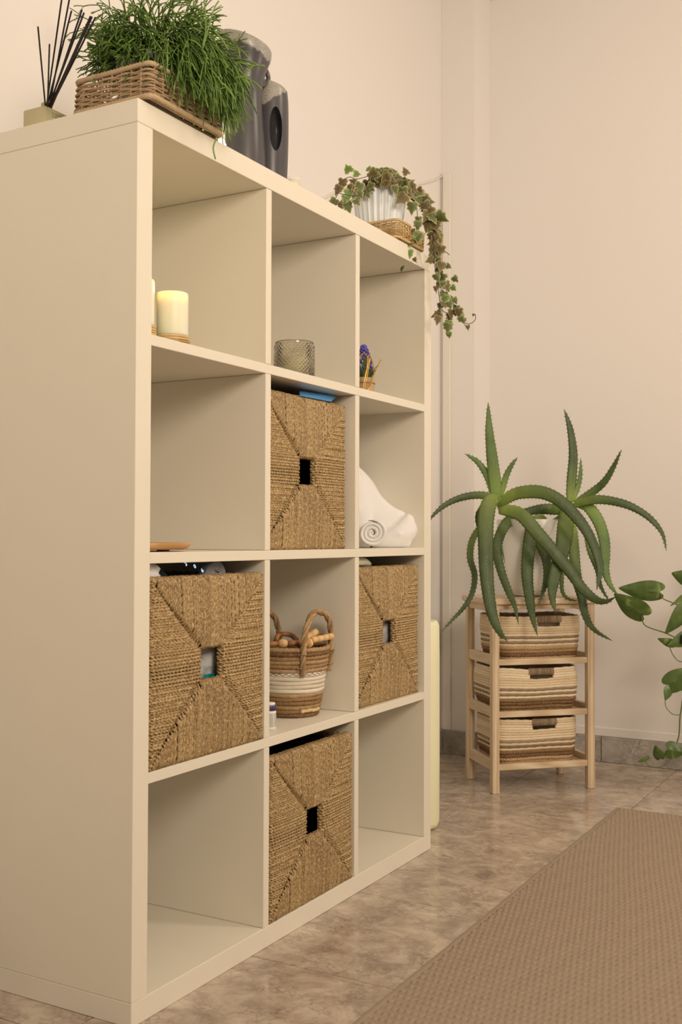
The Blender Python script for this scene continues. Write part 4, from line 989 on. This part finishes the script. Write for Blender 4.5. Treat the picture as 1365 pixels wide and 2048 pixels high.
AL=[([(994,1005),(990,960),(984,910),(979,860),(977,804)],25,3.34,3.33,1),([(990,1000),(978,958),(957,925),(930,907)],15,3.34,3.35,1),([(1002,995),(1012,955),(1023,932),(1036,914)],12,3.34,3.33,1),
([(995,1002),(975,992),(945,991),(910,1000),(880,1018),(850,1050)],15,3.32,3.28,0),
([(996,998),(980,1004),(972,1040),(972,1095),(974,1155),(982,1215),(996,1258),(1016,1283)],32,3.27,3.10,0),
([(985,1010),(962,1022),(957,1045),(965,1072)],15,3.38,3.40,0),
([(975,1040),(955,1062),(943,1088),(941,1118),(950,1150),(945,1186),(928,1215),(904,1241),(884,1263)],13,3.36,3.16,0),
([(1056,1052),(1038,1036),(1018,1042),(1002,1066),(994,1100),(1003,1143),(1020,1188),(1031,1215),(1038,1250)],21,3.40,3.13,0),
([(1003,1060),(1005,1090),(1013,1120),(1026,1170)],12,3.38,3.36,1),
([(1000,1012),(1022,992),(1050,984),(1085,985),(1118,1000),(1150,1030),(1174,1062),(1192,1100),(1201,1135),(1198,1160),(1194,1180)],26,3.30,3.15,0),
([(998,1022),(1022,1022),(1046,1032),(1072,1062),(1105,1100),(1140,1142),(1165,1176),(1190,1198),(1212,1203),(1232,1194)],27,3.27,3.12,0),
([(1128,1022),(1095,1018),(1060,1022),(1030,1030)],22,3.40,3.36,0),
([(1142,1008),(1134,1035),(1130,1065),(1126,1095),(1116,1130),(1107,1165),(1105,1195),(1112,1227)],33,3.33,3.12,0),
([(1092,1056),(1080,1040),(1066,1058),(1058,1100),(1055,1150),(1060,1198),(1066,1235),(1076,1272)],28,3.40,3.12,0),
([(1066,1062),(1080,1085),(1092,1115),(1095,1140),(1091,1170),(1078,1210)],20,3.34,3.22,0),
([(1145,1040),(1148,1080),(1150,1120),(1155,1160),(1164,1195),(1172,1232),(1190,1260),(1226,1282)],21,3.36,3.13,0),
([(1152,1008),(1175,1012),(1196,1040),(1208,1075),(1211,1110),(1211,1140),(1220,1168),(1238,1192)],24,3.36,3.20,1),
([(1147,1012),(1166,1004),(1195,999),(1230,1003),(1265,1014),(1300,1036),(1325,1066),(1334,1102)],18,3.34,3.24,0),
([(1140,1008),(1144,957),(1147,908),(1141,858),(1129,818)],20,3.35,3.36,0),([(1146,1003),(1157,972),(1162,945),(1162,915)],10,3.35,3.35,1),
([(1150,1006),(1180,988),(1208,965),(1227,935),(1244,899)],16,3.35,3.30,0),
([(1128,1130),(1124,1160),(1126,1185),(1138,1198),(1158,1202)],8,3.32,3.25,1),
([(1172,1070),(1182,1105),(1196,1140),(1202,1172),(1222,1207)],12,3.34,3.24,0)]
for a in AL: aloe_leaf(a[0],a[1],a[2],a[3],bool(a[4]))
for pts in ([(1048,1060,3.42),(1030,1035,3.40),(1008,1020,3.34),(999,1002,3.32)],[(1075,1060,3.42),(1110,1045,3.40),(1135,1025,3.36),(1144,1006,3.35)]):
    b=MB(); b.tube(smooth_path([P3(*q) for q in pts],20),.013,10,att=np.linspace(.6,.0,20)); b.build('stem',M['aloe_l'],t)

# ------------------------------------------------------------------ golden pothos hanging in at the right
pd=3.10
pp_=P3(1462,1150,3.22)
t=thing('trailing_pothos','golden pothos trailing in from the right edge of the picture','plant',(pp_[0],pp_[1],.62))
MB().lathe([(.05,.0005),(.055,.004),(.068,.11),(.071,.12),(.066,.12),(.063,.105),(.001,.104)],(pp_[0],pp_[1],.62),36).build('pot',M['darkpl'],t)
s2=thing('plant_stand','black round plant stand just outside the right edge','plant stand',(pp_[0],pp_[1],0))
MB().lathe([(.001,.602),(.095,.602),(.097,.605),(.097,.616),(.095,.6195),(.001,.6195)],(pp_[0],pp_[1],0),40).build('top',M['darkpl'],s2)
for k in range(3):
    a=k*2*PI/3+.9; MB().tube([(pp_[0]+.07*math.cos(a),pp_[1]+.07*math.sin(a),.603),(pp_[0]+.11*math.cos(a),pp_[1]+.11*math.sin(a),.001)],.007,8).build('leg',M['darkpl'],s2)
po=[(0,0),(.16,-.13),(.34,-.10),(.45,.08),(.47,.28),(.40,.50),(.26,.72),(.12,.90),(0,1.0)]
po=po+[(-x,y) for x,y in po[-2:0:-1]]
def pothos_leaf(bx,by,tx_,ty_,wpx,tilt=0,d=pd,flat=.5):
    A=np.array(P3(bx,by,d)); B=np.array(P3(tx_,ty_,d-.01)); L=np.linalg.norm(B-A); y=(B-A)/L
    x=np.cross(y,-np.array(fwd)); x/=np.linalg.norm(x); z=np.cross(x,y); ca,sa=math.cos(tilt),math.sin(tilt); x,z=x*ca+z*sa,z*ca-x*sa
    W=wpx*d/FPX/abs(ca); q=smooth_path([(a,b_,0) for a,b_ in po+[po[0]]],49)[:-1,:2]; c=np.array([0,.36]); V=[A+y*L*.36];
    for s in (.33,.66,1.):
        for a,b_ in c+(q-c)*s: V.append(A+x*W*a/.94+y*L*b_+z*(-.14*W*abs(a)*2+.05*L*math.sin(b_*PI)-.0*L)) 
    n=48; F=[[0,1+i,1+(i+1)%n] for i in range(n)]
    for r in range(2): F+= [[1+r*n+i,1+(r+1)*n+i,1+(r+1)*n+(i+1)%n,1+r*n+(i+1)%n] for i in range(n)]
    MB().add(V,F,random.random()).build('leaf',M['pothos'],t)
for a in ((1320,1184,1238,1176,42,.2),(1287,1231,1229,1187,42,.5),(1392,1162,1344,1146,36,.2),(1378,1212,1331,1268,38,.3),(1349,1289,1316,1277,18,.2),(1383,1272,1336,1292,32,.1),(1339,1370,1392,1336,42,.2),(1341,1376,1331,1401,22,.3),(1336,1499,1372,1505,36,.1),(1321,1517,1311,1491,20,.4),(1298,1515,1276,1524,10,.2),(1372,1190,1341,1212,11,.3),(1400,1230,1425,1290,40,.2),(1400,1180,1450,1160,40,.3)):
    pothos_leaf(*a[:5],tilt=a[5])
for pts,r in ((([(1320,1184),(1326,1196),(1340,1203),(1368,1211),(1420,1205),(1455,1130)]),.0016),(([(1284,1232),(1288,1247),(1299,1255),(1330,1265),(1362,1275),(1410,1250),(1455,1135)]),.0017),(([(1455,1140),(1395,1190),(1376,1260),(1372,1330),(1366,1400),(1361,1435),(1359,1470),(1352,1493)]),.0020),(([(1331,1398),(1333,1414),(1346,1428),(1362,1430)]),.0011),(([(1339,1290),(1346,1308),(1358,1322),(1372,1323)]),.0013),(([(1340,1368),(1343,1377),(1355,1381),(1370,1380)]),.0013),(([(1341,1518),(1334,1528),(1318,1534),(1300,1532),(1290,1522)]),.0011),(([(1342,1508),(1332,1513),(1320,1517)]),.0010),(([(1372,1190),(1400,1180),(1455,1138)]),.0012)):
    MB().tube(smooth_path([P3(a,b_,pd+.002) for a,b_ in pts],24),r,6).build('vine',M['pstem'],t)
MB().lathe([(.003,0),(.007,.004),(.007,.022),(.003,.028)],tuple(P3(1366,1288,pd-.012)),12,axis=(.2,0,1)).build('clip',M['darkpl'],t)

# ------------------------------------------------------------------ rug
rx0,rx1,ry0,ry1=-.9,1.735,-1.75,-.297
t=thing('woven_rug','flat taupe woven rug on the marble floor in front of the unit','rug',(0,0,0))
vx0=-.35
xs=np.arange(vx0,rx1-.011,.0030); ys=np.arange(-1.25,ry1-.012,.0026); X,Y=np.meshgrid(xs,ys,indexing='ij')
row=.0225; cell=.0118
ri=np.floor((X)/row); v=(X/row-ri); uu=(Y/cell+.5*(ri%2)+.12*np.sin(X*9)); cu_=uu-np.floor(uu)
Z=.0040+.0058*(np.clip(v*3.2,0,1)*np.clip((1-v)*1.6,0,1))*(.30+.70*np.abs(np.sin(PI*cu_))**.7)*(1+.18*np.sin(X*311+Y*97))+.0008*np.sin(X*5+Y*7)
V=np.stack([X,Y,Z],-1).reshape(-1,3); nx,ny=X.shape; i=np.arange(nx-1)[:,None]; j=np.arange(ny-1)[None]
F=np.stack([i*ny+j,(i+1)*ny+j,(i+1)*ny+j+1,i*ny+j+1],-1).reshape(-1,4).tolist()
o=MB().add(V,F,.5).build('pile',M['rug'],t,kind='stuff')
MB().box((vx0,-1.25,.0003),(rx1-.012,ry1-.012,.0046),.5).build('backing',M['rugedge'],t,False)
MB().bbox((rx0,ry0,.0003),(vx0-.0005,ry1-.012,.0065),.002).bbox((vx0,ry0,.0003),(rx1-.012,-1.2505,.0065),.002).build('pile',M['rug'],t,False)
for a,c in (((rx0,ry1-.012,.0003),(rx1,ry1,.0062)),((rx1-.012,ry0,.0003),(rx1,ry1-.0125,.0062))): MB().bbox(a,c,.0022,2).build('binding',M['rugedge'],t)
